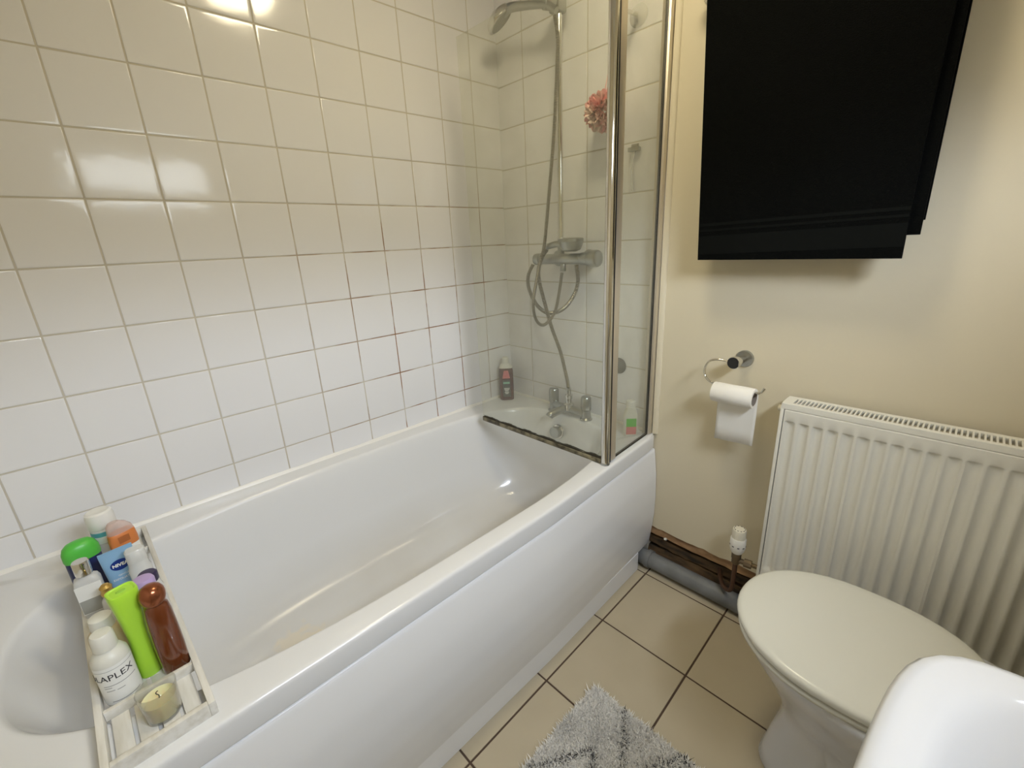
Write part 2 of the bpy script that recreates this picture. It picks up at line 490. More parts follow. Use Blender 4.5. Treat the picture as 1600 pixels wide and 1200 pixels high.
# sealant bead along bath and walls
bm = B()
def bead(p0, p1, dirn, h=0.010, wd=0.008):
    p0, p1 = Vector(p0), Vector(p1); n = 60; rings = []
    for i in range(n+1):
        p = p0.lerp(p1, i/n); k = 1+0.10*math.sin(i*0.9)+random.uniform(-.06, .06)
        hh, ww = h*k, wd*k
        d = Vector(dirn)
        rings.append([bm.verts.new(p+Vector((0, 0, -0.002))), bm.verts.new(p+Vector((0, 0, hh))), bm.verts.new(p+d*0.0035+Vector((0, 0, hh*0.9))),
                      bm.verts.new(p+d*ww*0.5+Vector((0, 0, hh*0.4))), bm.verts.new(p+d*ww+Vector((0, 0, 0.001))), bm.verts.new(p+d*ww+Vector((0, 0, -0.002)))])
    ringfaces(bm, rings, 0, True, True, True)
bead((XN, 0, -0.0895), (0, 0, -0.0895), (0, -1, 0))
bead((0, -0.0, -0.0895), (0, -0.765, -0.0895), (-1, 0, 0), 0.009, 0.008)
struct('trim_2', bm, 'sealant', angle=70)
# right wall with window opening
WX0, WX1, WZ0, WZ1 = -1.33, -0.65, 0.93, 1.50
bm = B()
box(bm, XN-0.1, WX0, YR-0.12, YR, ZF, ZC)
box(bm, WX1, 0.1, YR-0.12, YR, ZF, ZC)
box(bm, WX0, WX1, YR-0.12, YR, ZF, WZ0)
box(bm, WX0, WX1, YR-0.12, YR, WZ1, ZC)
struct('wall_right', bm, 'paint')
bm = B(); box(bm, XN-0.1, XN, YR, 0.08, ZF, ZC); struct('wall_near', bm, 'paint')
bm = B(); box(bm, XN-0.1, 0.1, YR-0.12, 0.08, ZC, ZC+0.1); struct('ceiling', bm, 'ceil')
win = empty('window_1', ((WX0+WX1)/2, YR-0.06, WZ0)); tag(win, kind='structure')
bm = B(); hw = (WX1-WX0)/2; hh = WZ1-WZ0
for a in ((-hw, hw, 0, 0.035), (-hw, hw, hh-0.035, hh)):
    box(bm, a[0], a[1], -0.025, 0.025, a[2], a[3], 0.003)
for a in ((-hw, -hw+0.035), (hw-0.035, hw)):
    box(bm, a[0], a[1], -0.025, 0.025, 0.035, hh-0.035, 0.003)
obj('window_frame', bm, 'white', win)
bm = B(); box(bm, -hw+0.03, hw-0.03, -0.006, 0.0, 0.03, hh-0.03); obj('window_pane', bm, 'pane', win)
bm = B(); box(bm, -hw, hw, 0.0, 0.075, -0.02, 0.0, 0.004); obj('window_sill', bm, 'white', win)
bl = empty('roller_blind', ((WX0+WX1)/2, YR-0.015, WZ1-0.005))
tag(bl, 'pale roller blind half lowered over the obscured window above the basin', 'blind')
bm = B(); box(bm, -hw+0.005, hw-0.005, -0.001, 0.001, -0.31, -0.01); obj('blind_fabric', bm, 'blind', bl)
bm = B(); cyl(bm, (-hw+0.003, 0, -0.012), (hw-0.003, 0, -0.012), 0.012); obj('roller', bm, 'white', bl)
bm = B(); box(bm, -hw+0.005, hw-0.005, -0.005, 0.005, -0.325, -0.305, 0.002); obj('bottom_bar', bm, 'white', bl)
pl_ = D.lights.new('window_portal', 'AREA'); pl_.shape = 'RECTANGLE'; pl_.size = WX1-WX0; pl_.size_y = WZ1-WZ0; pl_.cycles.is_portal = True
po0 = D.objects.new('window_portal', pl_); COL.objects.link(po0); po0.location = ((WX0+WX1)/2, YR-0.13, (WZ0+WZ1)/2); po0.rotation_euler = (PI/2, 0, 0)
# floor
bm = B(); box(bm, XN-0.1, 0.1, YR-0.12, 0.08, ZF-0.1, ZF-0.0018, mi=1)
fx = [XN]+[-0.088-0.3017*k for k in range(5, -1, -1)]+[0.045]
O = Vector((0, 0, ZF-0.0018))
U = Vector((1, -0.0, 0)); V = Vector((0, 1, 0))
fy = [YR]+[-0.806-0.2985*k for k in range(3, -1, -1)]+[-0.5]
tiled(bm, O, Vector((1, 0.026, 0)), V, Vector((0, 0, 1)), [x for x in fx], fy, 0, gap=0.0026, bev=0.0015, h=0.0018, tilt=0.0008)
struct('floor', bm, ['ftile', 'fgrout'], angle=80)
# ceiling lamp
lp = empty('ceiling_lamp', (-0.64, -0.92, ZC)); tag(lp, 'round flush ceiling lamp with glowing opal diffuser', 'lamp')
bm = B(); lathe(bm, [(0.155, 0), (0.158, -0.006), (0.158, -0.022), (0.150, -0.028)], 48); obj('lamp_base', bm, 'white', lp)
bm = B(); lathe(bm, [(0.148, -0.024), (0.146, -0.04), (0.13, -0.058), (0.09, -0.070), (0.04, -0.075), (0.001, -0.076)], 48); obj('diffuser', bm, 'lamp', lp)

# ------------------------------------------------------------------ bath
def bow(x):
    return 0.032*max(0.0, min(1.0, (x+0.62)/0.62))
bath = empty('bathtub', (-0.9, -0.4, ZF))
tag(bath, 'long white acrylic bathtub with a glossy front panel, fitted along the tiled wall', 'bathtub')
bm = B()
N = 200
rings = []
def bring(z, xl, xr, yb, yf, nl, nr, outer=False):
    cx, cy = (xl+xr)/2, (yb+yf)/2
    a, b = (xr-xl)/2, (yb-yf)/2
    rg = []
    for i in range(N):
        ph = 2*PI*i/N
        nbl = nr if math.cos(ph) > 0 else nl
        x, y = se(ph, a, b, nbl)
        x += cx; y += cy
        if outer and y < -0.3: y += bow(x)*((-0.3-y)/(-0.3-yf))
        if not outer and y < -0.5: y += 0.45*bow(x)*((-0.5-y)/(-0.5-yf))
        rg.append(bm.verts.new((x+0.9, y+0.4, z-ZF)))
    return rg
XO = XN+0.002
rings += [bring(-0.143, XO, -0.001, -0.001, -0.770, 60, 60, True), bring(-0.1445, XO, -0.001, -0.001, -0.8035, 60, 60, True),
          bring(-0.1435, XO, -0.001, -0.001, -0.8055, 60, 60, True), bring(-0.1425, XO, -0.001, -0.001, -0.8060, 60, 60, True), bring(-0.1405, XO, -0.001, -0.001, -0.8062, 60, 60, True), bring(-0.1020, XO, -0.001, -0.001, -0.8060, 60, 60, True), bring(-0.0985, XO, -0.001, -0.001, -0.8055, 60, 60, True), bring(-0.0945, XO, -0.001, -0.001, -0.8048, 60, 60, True),
          bring(-0.0915, XO, -0.001, -0.001, -0.8028, 60, 60, True), bring(-0.0900, XO, -0.0012, -0.0012, -0.7995, 60, 60, True),
          bring(-0.0895, XO+0.001, -0.0015, -0.0015, -0.7955, 60, 60, True)]
inner = [(-0.0895, -1.702, -0.062, -0.063, -0.757, 3, 3.6), (-0.0905, -1.697, -0.067, -0.068, -0.752, 3, 3.6), (-0.094, -1.692, -0.072, -0.072, -0.748, 3, 3.6),
         (-0.102, -1.687, -0.076, -0.076, -0.744, 3, 3.6), (-0.13, -1.672, -0.086, -0.081, -0.739, 3, 3.6), (-0.19, -1.638, -0.100, -0.089, -0.731, 3, 3.6),
         (-0.27, -1.590, -0.120, -0.101, -0.719, 3, 3.6), (-0.35, -1.535, -0.148, -0.115, -0.705, 3, 3.5), (-0.41, -1.488, -0.178, -0.133, -0.687, 3, 3.4),
         (-0.445, -1.452, -0.206, -0.156, -0.664, 3, 3.2), (-0.468, -1.412, -0.240, -0.188, -0.632, 3, 3), (-0.482, -1.35, -0.29, -0.230, -0.590, 2.8, 2.8),
         (-0.489, -1.25, -0.38, -0.285, -0.535, 2.5, 2.5), (-0.492, -1.05, -0.55, -0.35, -0.47, 2.2, 2.2)]
for r in inner: rings.append(bring(r[0], *r[1:]))
ringfaces(bm, rings, 0, True, False, True)
obj('bath_shell', bm, 'bath', bath, angle=50)
# front panel: bulging face over a straight plinth
bm = B()
prof = [(-0.1500, 0.006), (-0.1504, -0.002), (-0.1515, -0.0050), (-0.157, -0.0075), (-0.19, -0.0115), (-0.26, -0.0190), (-0.35, -0.0215), (-0.43, -0.0165), (-0.50, -0.0065), (-0.55, 0.002), (-0.574, 0.0068), (-0.576, 0.011)]
pp = []
for (za, da), (zb, db) in zip(prof, prof[1:]):
    for k in range(5):
        t = k/5; pp.append((za+(zb-za)*t, da+(db-da)*t))
pp.append(prof[-1])
cols = []
nx = 60
for i in range(nx+1):
    x = XN+(0-XN)*i/nx
    cols.append([bm.verts.new((x+0.9-(0.002 if i == nx else 0), -0.797+bow(x)*(1-0.25*max(0, min(1, (-0.35-z)/0.2)))+d+0.4, z-ZF)) for z, d in pp])
ringfaces(bm, cols, 0, False)
obj('bath_panel', bm, 'panel', bath, angle=50)
bm = B()
xs_ = [XN+(-0.088-XN)*i/40 for i in range(41)]
rp = [[bm.verts.new((x+0.9, y+0.55*bow(x)+0.4, z)) for y, z in ((-0.772, 0.0), (-0.788, 0.0), (-0.788, 0.0775), (-0.7865, 0.079), (-0.772, 0.079))] for x in xs_]
ringfaces(bm, rp, 0, True, True, True); bmesh.ops.recalc_face_normals(bm, faces=bm.faces[:])
obj('plinth', bm, 'panel', bath)
# overflow with plug dial, waste
of = empty('overflow', (0.9-0.098, -0.378+0.4, -0.160-ZF)); of.parent = bath
bm = B(); mx = axis_mx((0, 0, 0), (-1, 0, 0.12))
lathe(bm, [(0.030, 0), (0.032, 0.004), (0.030, 0.009), (0.024, 0.011)], 32, mx=mx)
o = obj('overflow_ring', bm, 'chrome', bath); o.location = of.location
bm = B(); lathe(bm, [(0.020, 0.008), (0.024, 0.014), (0.026, 0.024), (0.024, 0.030), (0.018, 0.032)], 32, mx=mx)
o2 = obj('overflow_dial', bm, 'dullchrome', o)
D.objects.remove(of)
bm = B(); lathe(bm, [(0.036, 0), (0.036, 0.004), (0.030, 0.006), (0.024, 0.004), (0.020, 0.008), (0.004, 0.010)], 32)
obj('waste', bm, 'chrome', bath, loc=(0.9-0.38, 0.0, -0.488-ZF))

# ------------------------------------------------------------------ shower screen
ZR = -0.0895
PX, PY = -0.322, -0.768
scr = empty('shower_screen', (PX, PY, ZR))
tag(scr, 'folding glass shower screen with a chrome post, standing on the bath rim', 'shower screen')
def W(x, y, z): return (x-PX, y-PY, z-ZR)
ZT = 1.262
# fixed pane from wall channel to post
def pane(name, p0, p1, z0, z1, th=0.006):
    d = (Vector(p1)-Vector(p0)); L = d.length; ang = math.atan2(d.y, d.x)
    bm = B(); box(bm, 0, L, -th/2, th/2, z0-ZR, z1-ZR, 0.0008, seg=1)
    o = obj(name, bm, 'glass', scr, smooth=False, loc=(p0[0]-PX, p0[1]-PY, 0), rot=(0, 0, ang))
    return o, ang, L
QX, QY = -0.333, -0.170
po, a1, L1 = pane('fixed_glass_pane', (-0.030, -0.748), (PX+0.045, PY+0.006), ZR+0.004, ZT)
tag(po)
po2, a2, L2 = pane('hinged_glass_pane', (PX-0.004, PY+0.012), (QX, QY), ZR+0.014, ZT)
bm = B(); box(bm, -0.030, -0.004, -0.760, -0.732, 0.001, ZT-ZR, 0.003)
for v in bm.verts: v.co.x -= PX; v.co.y -= PY
obj('wall_channel', bm, 'alu', scr)
bm = B(); box(bm, -0.033, -0.0295, -0.7525, -0.7435, 0.002, ZT-ZR, 0.001)
for v in bm.verts: v.co.x -= PX; v.co.y -= PY
obj('channel_gasket', bm, 'black', scr)
bm = B(); cyl(bm, (0, 0, 0.006), (0, 0, ZT-ZR+0.01), 0.0135, 32); obj('chrome_post', bm, 'chrome', scr)
bm = B(); cyl(bm, (0, 0, 0.0), (0, 0, 0.008), 0.0150, 32, bev=0.001); obj('post_foot', bm, 'dullchrome', scr)
bm = B(); box(bm, 0.011, 0.048, -0.008, 0.016, 0.006, ZT-ZR, 0.002); obj('hinge_profile', bm, 'alu', scr)
bm = B(); box(bm, 0.008, 0.014, -0.012, -0.004, 0.006, ZT-ZR, 0.001); obj('hinge_gasket', bm, 'black', scr)
# bottom seal of the hinged pane
bm = B(); box(bm, 0.0, L2, -0.006, 0.006, 0.002, 0.018, 0.002)
sl = obj('bottom_seal', bm, 'seal', scr, loc=(PX-0.004-PX, 0.012, 0), rot=(0, 0, a2))
bm = B()
nseg = 90; r0 = []; r1 = []
for s in (-1, 1):
    a = []; b_ = []
    for i in range(nseg+1):
        x = L2*i/nseg
        hgt = 0.0225+0.003*random.random()+0.002*math.sin(i*0.4)
        a.append(bm.verts.new((x, s*0.0037, 0.016))); b_.append(bm.verts.new((x, s*0.0037, hgt)))
    ringfaces(bm, [a, b_], 0, False)
obj('mildew_line', bm, 'mould', scr, smooth=False, loc=(-0.004, 0.012, 0), rot=(0, 0, a2))
# dark joint under the fixed pane
bm = B(); box(bm, 0.0, L1, -0.004, 0.004, 0.0, 0.006, 0.001)
obj('sill_gasket', bm, 'mould', scr, loc=po.location, rot=(0, 0, a1))

# ------------------------------------------------------------------ shower: bar valve, riser, handset and hose
sh = empty('shower_valve', (-0.07, -0.39, 0.547))
tag(sh, 'chrome thermostatic bar shower valve with riser rail on the end wall tiles', 'shower valve')
bm = B(); cyl(bm, (0, 0.115, 0), (0, -0.085, 0), 0.0195, 32, bev=0.002); obj('valve_body', bm, 'dullchrome', sh)
bm = B(); cyl(bm, (0, 0.142, 0), (0, 0.113, 0), 0.0225, 32, bev=0.004); obj('flow_handle', bm, 'dullchrome', sh)
bm = B(); cyl(bm, (0, -0.087, 0), (0, -0.125, 0), 0.0225, 32, bev=0.002); cyl(bm, (0, -0.123, 0), (0, -0.163, 0), 0.030, 32, bev=0.006); obj('temperature_handle', bm, 'dullchrome', sh)
for yy in (0.075, -0.075):
    bm = B(); cyl(bm, (0.062, yy, 0), (0.01, yy, 0), 0.013, 24); lathe(bm, [(0.031, 0.0), (0.031, 0.004), (0.018, 0.016)], 32, mx=axis_mx((0.066, yy, 0), (-1, 0, 0)))
    obj('wall_flange', bm, 'dullchrome', sh)
bm = B(); cyl(bm, (0, 0.0, -0.018), (0, 0.0, -0.045), 0.011, 20, bev=0.001); obj('outlet_collar', bm, 'dullchrome', sh)
bm = B(); cyl(bm, (0.006, 0.018, 0.012), (0.006, 0.018, 0.024), 0.014, 20); obj('rail_boss', bm, 'dullchrome', sh)
rl = empty('riser_rail', (-0.060, -0.372, 0.59)); tag(rl, 'tall thin chrome riser rail rising above the bar valve', 'shower rail')
bm = B(); cyl(bm, (0, 0, 0), (0, -0.004, 0.96), 0.0100, 24); obj('rail_tube', bm, 'chrome', rl)
for zz in (0.93,):
    bm = B(); cyl(bm, (0.06, -0.002, zz), (-0.012, -0.002, zz), 0.013, 20, bev=0.002); obj('rail_bracket', bm, 'chrome', rl)
bm = B(); cyl(bm, (0, 0, -0.022), (0, 0, 0.03), 0.0125, 20, bev=0.002); obj('rail_socket', bm, 'dullchrome', rl)
# slider bracket + handset
hs = empty('shower_handset', (-0.105, -0.372, 1.350)); tag(hs, 'chrome and clear grey shower handset held near the top of the riser rail', 'shower head')
bm = B()
box(bm, 0.02, 0.065, -0.022, 0.022, -0.022, 0.028, 0.006); cyl(bm, (0.03, 0, 0), (-0.012, 0.014, -0.004), 0.018, 24, bev=0.003)
obj('slider_bracket', bm, 'dullchrome', hs)
hpts = smooth_path([(0.0, -0.030, -0.035), (-0.004, 0.0, -0.012), (-0.006, 0.05, 0.006), (-0.010, 0.11, 0.022), (-0.014, 0.165, 0.034), (-0.016, 0.195, 0.030)], 8)
bm = B(); nh = len(hpts); tube(bm, hpts, 0.011, 16, radii=[0.0105+0.006*(i/nh)**1.5 for i in range(nh)]); obj('handle', bm, 'dullchrome', hs)
mx = axis_mx((-0.020, 0.217, 0.020), Vector((0.40, -0.38, -0.66)).normalized())
bm = B(); lathe(bm, [(0.012, -0.024), (0.030, -0.017), (0.048, -0.008), (0.054, 0.002), (0.054, 0.012), (0.047, 0.014)], 40, mx=mx); obj('head_shell', bm, 'chrome', hs)
bm = B(); lathe(bm, [(0.047, 0.0135), (0.044, 0.016), (0.001, 0.017)], 40, mx=mx); obj('spray_face', bm, 'greyprint', hs)
# hose A of the riser handset
hA = [(-0.105, -0.395, 1.306), (-0.088, -0.392, 1.25), (-0.085, -0.386, 1.178), (-0.085, -0.369, 0.99), (-0.1, -0.353, 0.785), (-0.125, -0.347, 0.607), (-0.135, -0.335, 0.551), (-0.142, -0.315, 0.468), (-0.145, -0.297, 0.38), (-0.145, -0.312, 0.318),
      (-0.135, -0.343, 0.3), (-0.115, -0.38, 0.345), (-0.095, -0.388, 0.416), (-0.073, -0.386, 0.495)]
bm = B(); tube(bm, smooth_path(hA, 12), 0.0072, 12, ribs=0.005)
tag(obj('shower_hose', bm, 'hose'), 'long thin metal hose looping from the bar valve up to the rail handset', 'hose')
# second handset resting on the bar valve
h2 = empty('bath_handset', (-0.090, -0.445, 0.574)); tag(h2, 'small round chrome handset lying face up on the bar valve', 'shower head')
bm = B(); lathe(bm, [(0.020, 0.0), (0.034, 0.006), (0.041, 0.018), (0.043, 0.030), (0.046, 0.034), (0.046, 0.044), (0.041, 0.047)], 36); obj('head_shell', bm, 'dullchrome', h2)
bm = B(); lathe(bm, [(0.0405, 0.0465), (0.030, 0.049), (0.012, 0.052), (0.001, 0.053)], 36); obj('spray_face', bm, 'chrome', h2)
bm = B(); tube(bm, smooth_path([(0, 0.03, 0.020), (-0.008, 0.06, 0.028), (-0.012, 0.105, 0.020)], 8), 0.0115, 16); obj('handle', bm, 'dullchrome', h2)
hB = [(-0.068, -0.408, 0.037), (-0.070, -0.407, 0.06), (-0.078, -0.405, 0.095), (-0.085, -0.384, 0.186), (-0.1, -0.353, 0.284), (-0.112, -0.326, 0.391), (-0.116, -0.307, 0.465), (-0.117, -0.306, 0.515), (-0.110, -0.322, 0.560), (-0.097, -0.335, 0.584)]
bm = B(); tube(bm, smooth_path(hB, 12), 0.0085, 12, ribs=0.006)
hC = [(-0.03, -0.195, 0.525), (-0.045, -0.178, 0.477), (-0.06, -0.196, 0.425), (-0.068, -0.249, 0.36), (-0.07, -0.313, 0.336), (-0.068, -0.38, 0.354), (-0.06, -0.428, 0.403), (-0.05, -0.445, 0.462), (-0.035, -0.427, 0.521)]
tube(bm, smooth_path(hC, 12), 0.0085, 12, ribs=0.006)
tag(obj('bath_hose', bm, 'hose'), 'thick ribbed metal hose rising from the bath taps and looped behind the bar valve', 'hose')

# ------------------------------------------------------------------ bath mixer taps
tp = empty('bath_mixer_tap', (-0.052, -0.402, ZR)); tag(tp, 'chrome two-handle bath mixer tap on the tub rim below the hose', 'tap')
for s in (1, -1):
    bm = B(); lathe(bm, [(0.026, 0.0), (0.026, 0.004), (0.020, 0.010), (0.018, 0.035), (0.021, 0.042)], 32)
    o = obj('pillar', bm, 'dullchrome', tp, loc=(0, s*0.086, 0))
    bm = B(); lathe(bm, [(0.012, 0.038), (0.021, 0.044), (0.022, 0.05), (0.0215, 0.092), (0.018, 0.098), (0.008, 0.100)], 10)
    obj('handle', bm, 'dullchrome', tp, loc=(0, s*0.086, 0))
bm = B()
tube(bm, smooth_path([(0, 0.086, 0.030), (-0.012, 0.05, 0.030), (-0.018, 0.0, 0.034), (-0.012, -0.05, 0.030), (0, -0.086, 0.030)], 8), 0.0165, 16)
obj('bridge', bm, 'dullchrome', tp)
bm = B(); tube(bm, smooth_path([(-0.01, 0.0, 0.034), (-0.04, 0.012, 0.030), (-0.085, 0.028, 0.018), (-0.095, 0.031, 0.010)], 8), 0.016, 16); obj('spout', bm, 'dullchrome', tp)
bm = B(); lathe(bm, [(0.021, 0.03), (0.021, 0.055), (0.013, 0.060), (0.012, 0.078), (0.016, 0.080), (0.016, 0.094), (0.010, 0.098), (0.010, 0.125)], 24, mx=Matrix.Translation((-0.016, -0.01, 0)))
obj('diverter', bm, 'chrome', tp)

# ------------------------------------------------------------------ small things in the shower
def bottle_label(parent, r, z0, z1, a0, a1, m, name='label', b=None, off=0.0005, N=14):
    bm = B(); rr = []
    for z in (z0, z1):
        rr.append([bm.verts.new(((r+off)*math.sin(a0+(a1-a0)*i/N), -((b or r)+off)*math.cos(a0+(a1-a0)*i/N), z)) for i in range(N+1)])
    ringfaces(bm, rr, 0, False)
    return obj(name, bm, m, parent, angle=80)

def flat_label(parent, x0, x1, y, z0, z1, m, name='label', th=0.0008, rz=0.0):
    bm = B(); box(bm, x0, x1, y-th, y, z0, z1)
    o = obj(name, bm, m, parent, smooth=False)
    return o

st = empty('shampoo_bottle', (-0.085, -0.052, ZR), (0, 0, -0.75)); tag(st, 'dark red shampoo bottle with clear cap in the corner of the bath', 'bottle')
bm = B(); loft(bm, [(0.0, 0.029, 0.019, 4), (0.003, 0.032, 0.021, 4), (0.06, 0.033, 0.022, 4), (0.13, 0.033, 0.022, 4), (0.155, 0.031, 0.021, 3.6)], 40); obj('body', bm, 'burgundy', st)
bm = B(); loft(bm, [(0.155, 0.031, 0.021, 3.6), (0.168, 0.024, 0.018, 3), (0.176, 0.016, 0.015, 2)], 40); obj('shoulder', bm, 'frosty', st)
bm = B(); loft(bm, [(0.176, 0.0165, 0.0165), (0.202, 0.016, 0.016), (0.205, 0.013, 0.013)], 32); obj('cap', bm, 'frosty', st)
flat_label(st, -0.018, 0.018, -0.0222, 0.018, 0.10, 'darklabel')
flat_label(st, -0.015, 0.015, -0.0231, 0.082, 0.091, 'mint', 'label_band')
for i, (z, wd) in enumerate(((0.058, 0.013), (0.052, 0.011), (0.046, 0.008), (0.039, 0.010), (0.033, 0.007))):
    flat_label(st, -wd, wd, -0.0231, z, z+0.003, 'label', 'label_line', 0.0004)
bm = B(); loft(bm, [(0.108, 0.018, 0.0006, 2), (0.145, 0.010, 0.0006, 2)], 16, mi=0)
for v in bm.verts: v.co.y -= 0.0226
obj('label_leaf', bm, 'redpink', st)

sb = empty('shower_gel_bottle', (-0.072, -0.705, ZR), (0, 0, -0.8)); tag(sb, 'pale bottle with green and pink label behind the fixed glass pane', 'bottle')
bm = B(); loft(bm, [(0, 0.022, 0.015, 3.5), (0.004, 0.025, 0.017, 3.5), (0.08, 0.025, 0.017, 3.5), (0.105, 0.018, 0.014, 2.5), (0.112, 0.014, 0.014)], 36); obj('body', bm, 'frosty', sb)
bm = B(); loft(bm, [(0.112, 0.017, 0.017), (0.135, 0.017, 0.017), (0.138, 0.014, 0.014)], 28); obj('cap', bm, 'white', sb)
flat_label(sb, -0.018, 0.018, -0.0172, 0.010, 0.040, 'redpink')
flat_label(sb, -0.018, 0.018, -0.0172, 0.040, 0.072, 'green', 'label')

# suction hook with pink puff
hk = empty('suction_hook', (-0.004, -0.640, 1.250)); tag(hk, 'clear suction disc with a chrome hook arm on the tiled end wall', 'hook')
bm = B(); lathe(bm, [(0.030, 0), (0.031, 0.002), (0.024, 0.007), (0.012, 0.012), (0.008, 0.018)], 32, mx=axis_mx((0.002, 0, 0), (-1, 0, 0))); obj('suction_disc', bm, 'verycl', hk)
bm = B(); tube(bm, smooth_path([(-0.01, 0, 0), (-0.05, 0.0, -0.004), (-0.082, 0.002, -0.006), (-0.094, 0.002, 0.004), (-0.096, 0.002, 0.016)], 6), 0.0058, 14); obj('hook_arm', bm, 'chrome', hk)
pf = empty('bath_puff', (-0.078, -0.565, 1.000)); tag(pf, 'pink net bath puff hanging on a cord behind the glass', 'bath puff')
bm = B()
random.seed(3)
for k in range(46):
    ax = Vector((random.gauss(0, 1), random.gauss(0, 1), random.gauss(0, 1))).normalized()
    c = ax*0.028; R = random.uniform(0.020, 0.034)
    e1 = ax.orthogonal().normalized(); e2 = ax.cross(e1); n = 26; rg = [[], []]
    for i in range(n):
        t = 2*PI*i/n; wv = 0.006*math.sin(5*t+k)+random.uniform(-.002, .002)
        d = e1*math.cos(t)+e2*math.sin(t)
        rg[0].append(bm.verts.new(c+d*R*0.45+ax*wv)); rg[1].append(bm.verts.new(c+d*R+ax*(0.016+wv*1.5)))
    ringfaces(bm, rg, 0, True)
obj('net_ruffles', bm, 'pink', pf)
bm = B(); tube(bm, smooth_path([(0, 0, 0.02), (-0.01, -0.035, 0.13), (-0.017, -0.072, 0.243), (-0.012, -0.074, 0.249), (0.004, -0.040, 0.13), (0.002, 0.002, 0.02)], 8), 0.0013, 8); obj('hanging_cord', bm, 'pink', pf)
rz = empty('razor', (-0.012, -0.648, 0.885)); tag(rz, 'small clear razor hanging on the tiles beside the chrome post', 'razor')
bm = B(); box(bm, -0.012, 0.004, -0.020, 0.020, -0.006, 0.006, 0.002); box(bm, -0.004, 0.006, -0.012, 0.012, 0.006, 0.016, 0.002); obj('razor_head', bm, 'dullchrome', rz)
bm = B(); tube(bm, smooth_path([(-0.002, 0, -0.004), (-0.010, 0.003, -0.035), (-0.006, 0.004, -0.08), (0.0, 0.004, -0.125)], 6), 0.0045, 12); obj('razor_handle', bm, 'clear', rz)
rc = empty('suction_cup', (0, -0.607, 0.148)); tag(rc, 'dark grey round rubber suction cup low on the end wall, behind the chrome post', 'suction cup')
bm = B(); lathe(bm, [(0.030, 0.0025), (0.031, 0.006), (0.026, 0.016), (0.018, 0.026), (0.010, 0.032), (0.001, 0.034)], 32, mx=axis_mx((0, 0, 0), (-1, 0, 0))); obj('cup', bm, 'greyrub', rc)

# ------------------------------------------------------------------ towel rail and towel
tr = empty('towel_rail', (0, -1.15, 1.225)); tag(tr, 'chrome towel rail on the cream wall carrying the black towel', 'towel rail')
bm = B(); cyl(bm, (-0.062, 0.30, 0), (-0.062, -0.30, 0), 0.0085, 20); obj('rail', bm, 'chrome', tr)
for s in (1, -1):
    bm = B()
    lathe(bm, [(0.024, 0), (0.024, 0.004), (0.012, 0.010), (0.0105, 0.045), (0.015, 0.052), (0.017, 0.066), (0.013, 0.078), (0.004, 0.082)], 28, mx=axis_mx((-0.001, s*0.285, 0), (-1, 0, 0)))
    obj('rail_post', bm, 'chrome', tr)
tw = empty('towel', (-0.062, -1.15, 1.225)); tag(tw, 'large black cotton towel folded over the rail on the cream wall', 'towel')
def sheet(name, left, right, zb, front, off=0.0, parent=tw, m='towel', zt=0.0, th=0.011, seed=1, extra=None):
    """left,right: functions s->y, s from top 0 to bottom 1; front x sign"""
    bm = B(); nu, nv = 30, 60
    A = []; Bk = []
    for j in range(nv+1):
        s = j/nv
        ra = []; rb = []
        for i in range(nu+1):
            u = i/nu
            y = left(s)*(1-u)+right(s)*u
            z = zt+(zb(u)-zt)*s
            wv = 0.0022*math.sin(u*7+seed+s*2.0)*s+0.0006*math.sin(u*17+seed*2+s*5)*s
            x = off+wv
            ra.append(bm.verts.new((x-th/2, y, z))); rb.append(bm.verts.new((x+th/2, y, z)))
        A.append(ra); Bk.append(rb)
    ringfaces(bm, A, 0, False); ringfaces(bm, [list(reversed(r)) for r in Bk], 0, False)
    # edges
    for e in ([r[0] for r in A], [r[0] for r in Bk]), ([r[-1] for r in Bk], [r[-1] for r in A]), (A[-1], Bk[-1]), (Bk[0], A[0]):
        ringfaces(bm, [e[0], e[1]], 0, False)
    bmesh.ops.recalc_face_normals(bm, faces=bm.faces[:])
    o = obj(name, bm, m, parent)
    return o
YC = -1.15
lf = lambda s: (-0.890-0.030*s)-YC
sheet('front_layer', lf, lambda s: (-1.384+0.006*s+0.006*math.sin(s*3))-YC, lambda u: 0.541-1.225, True, off=-0.028)
sheet('under_layer', lambda s: (-0.893-0.030*s)-YC, lambda s: (-1.392-0.006*s)-YC, lambda u: 0.590-1.225, True, off=-0.0175, seed=4, th=0.008)
sheet('rear_layer', lambda s: (-0.893-0.025*s)-YC, lambda s: (-1.394-0.004*s)-YC, lambda u: 0.62-1.225, False, off=0.018, seed=9, th=0.010)
bm = B(); r0 = []
for k in range(13):
    t = PI*k/12
    ra = []
    for yy in (-0.889-YC, -1.386-YC):
        ra.append(bm.verts.new((-0.023*math.cos(t)-0.005, yy, 0.018*math.sin(t))))
    r0.append(ra)
ringfaces(bm, r0, 0, False)
ob = obj('fold_over_rail', bm, 'towel', tw); sm = ob.modifiers.new('s', 'SOLIDIFY'); sm.thickness = 0.011; sm.offset = 0
# woven bands above the hem
for z0_, z1_ in ((0.632, 0.640), (0.618, 0.624), (0.556, 0.606)):
    bm = B(); rg = []
    for zz in (z0_, z1_):
        rg2 = []
        for i in range(31):
            u = i/30; s = (1.225-zz)/(1.225-0.543)
            y = lf(s)*(1-u)+(-1.384+0.006*s+0.006*math.sin(s*3)-YC)*u
            y = y*0.998
            wv = 0.0022*math.sin(u*7+1+s*2.0)*s+0.0006*math.sin(u*17+2+s*5)*s
            rg2.append(bm.verts.new((-0.028+wv-0.0061, y, zz+0.010*u-1.225)))
        rg.append(rg2)
    ringfaces(bm, rg, 0, False)
    obj('woven_band', bm, 'towel_band', tw)

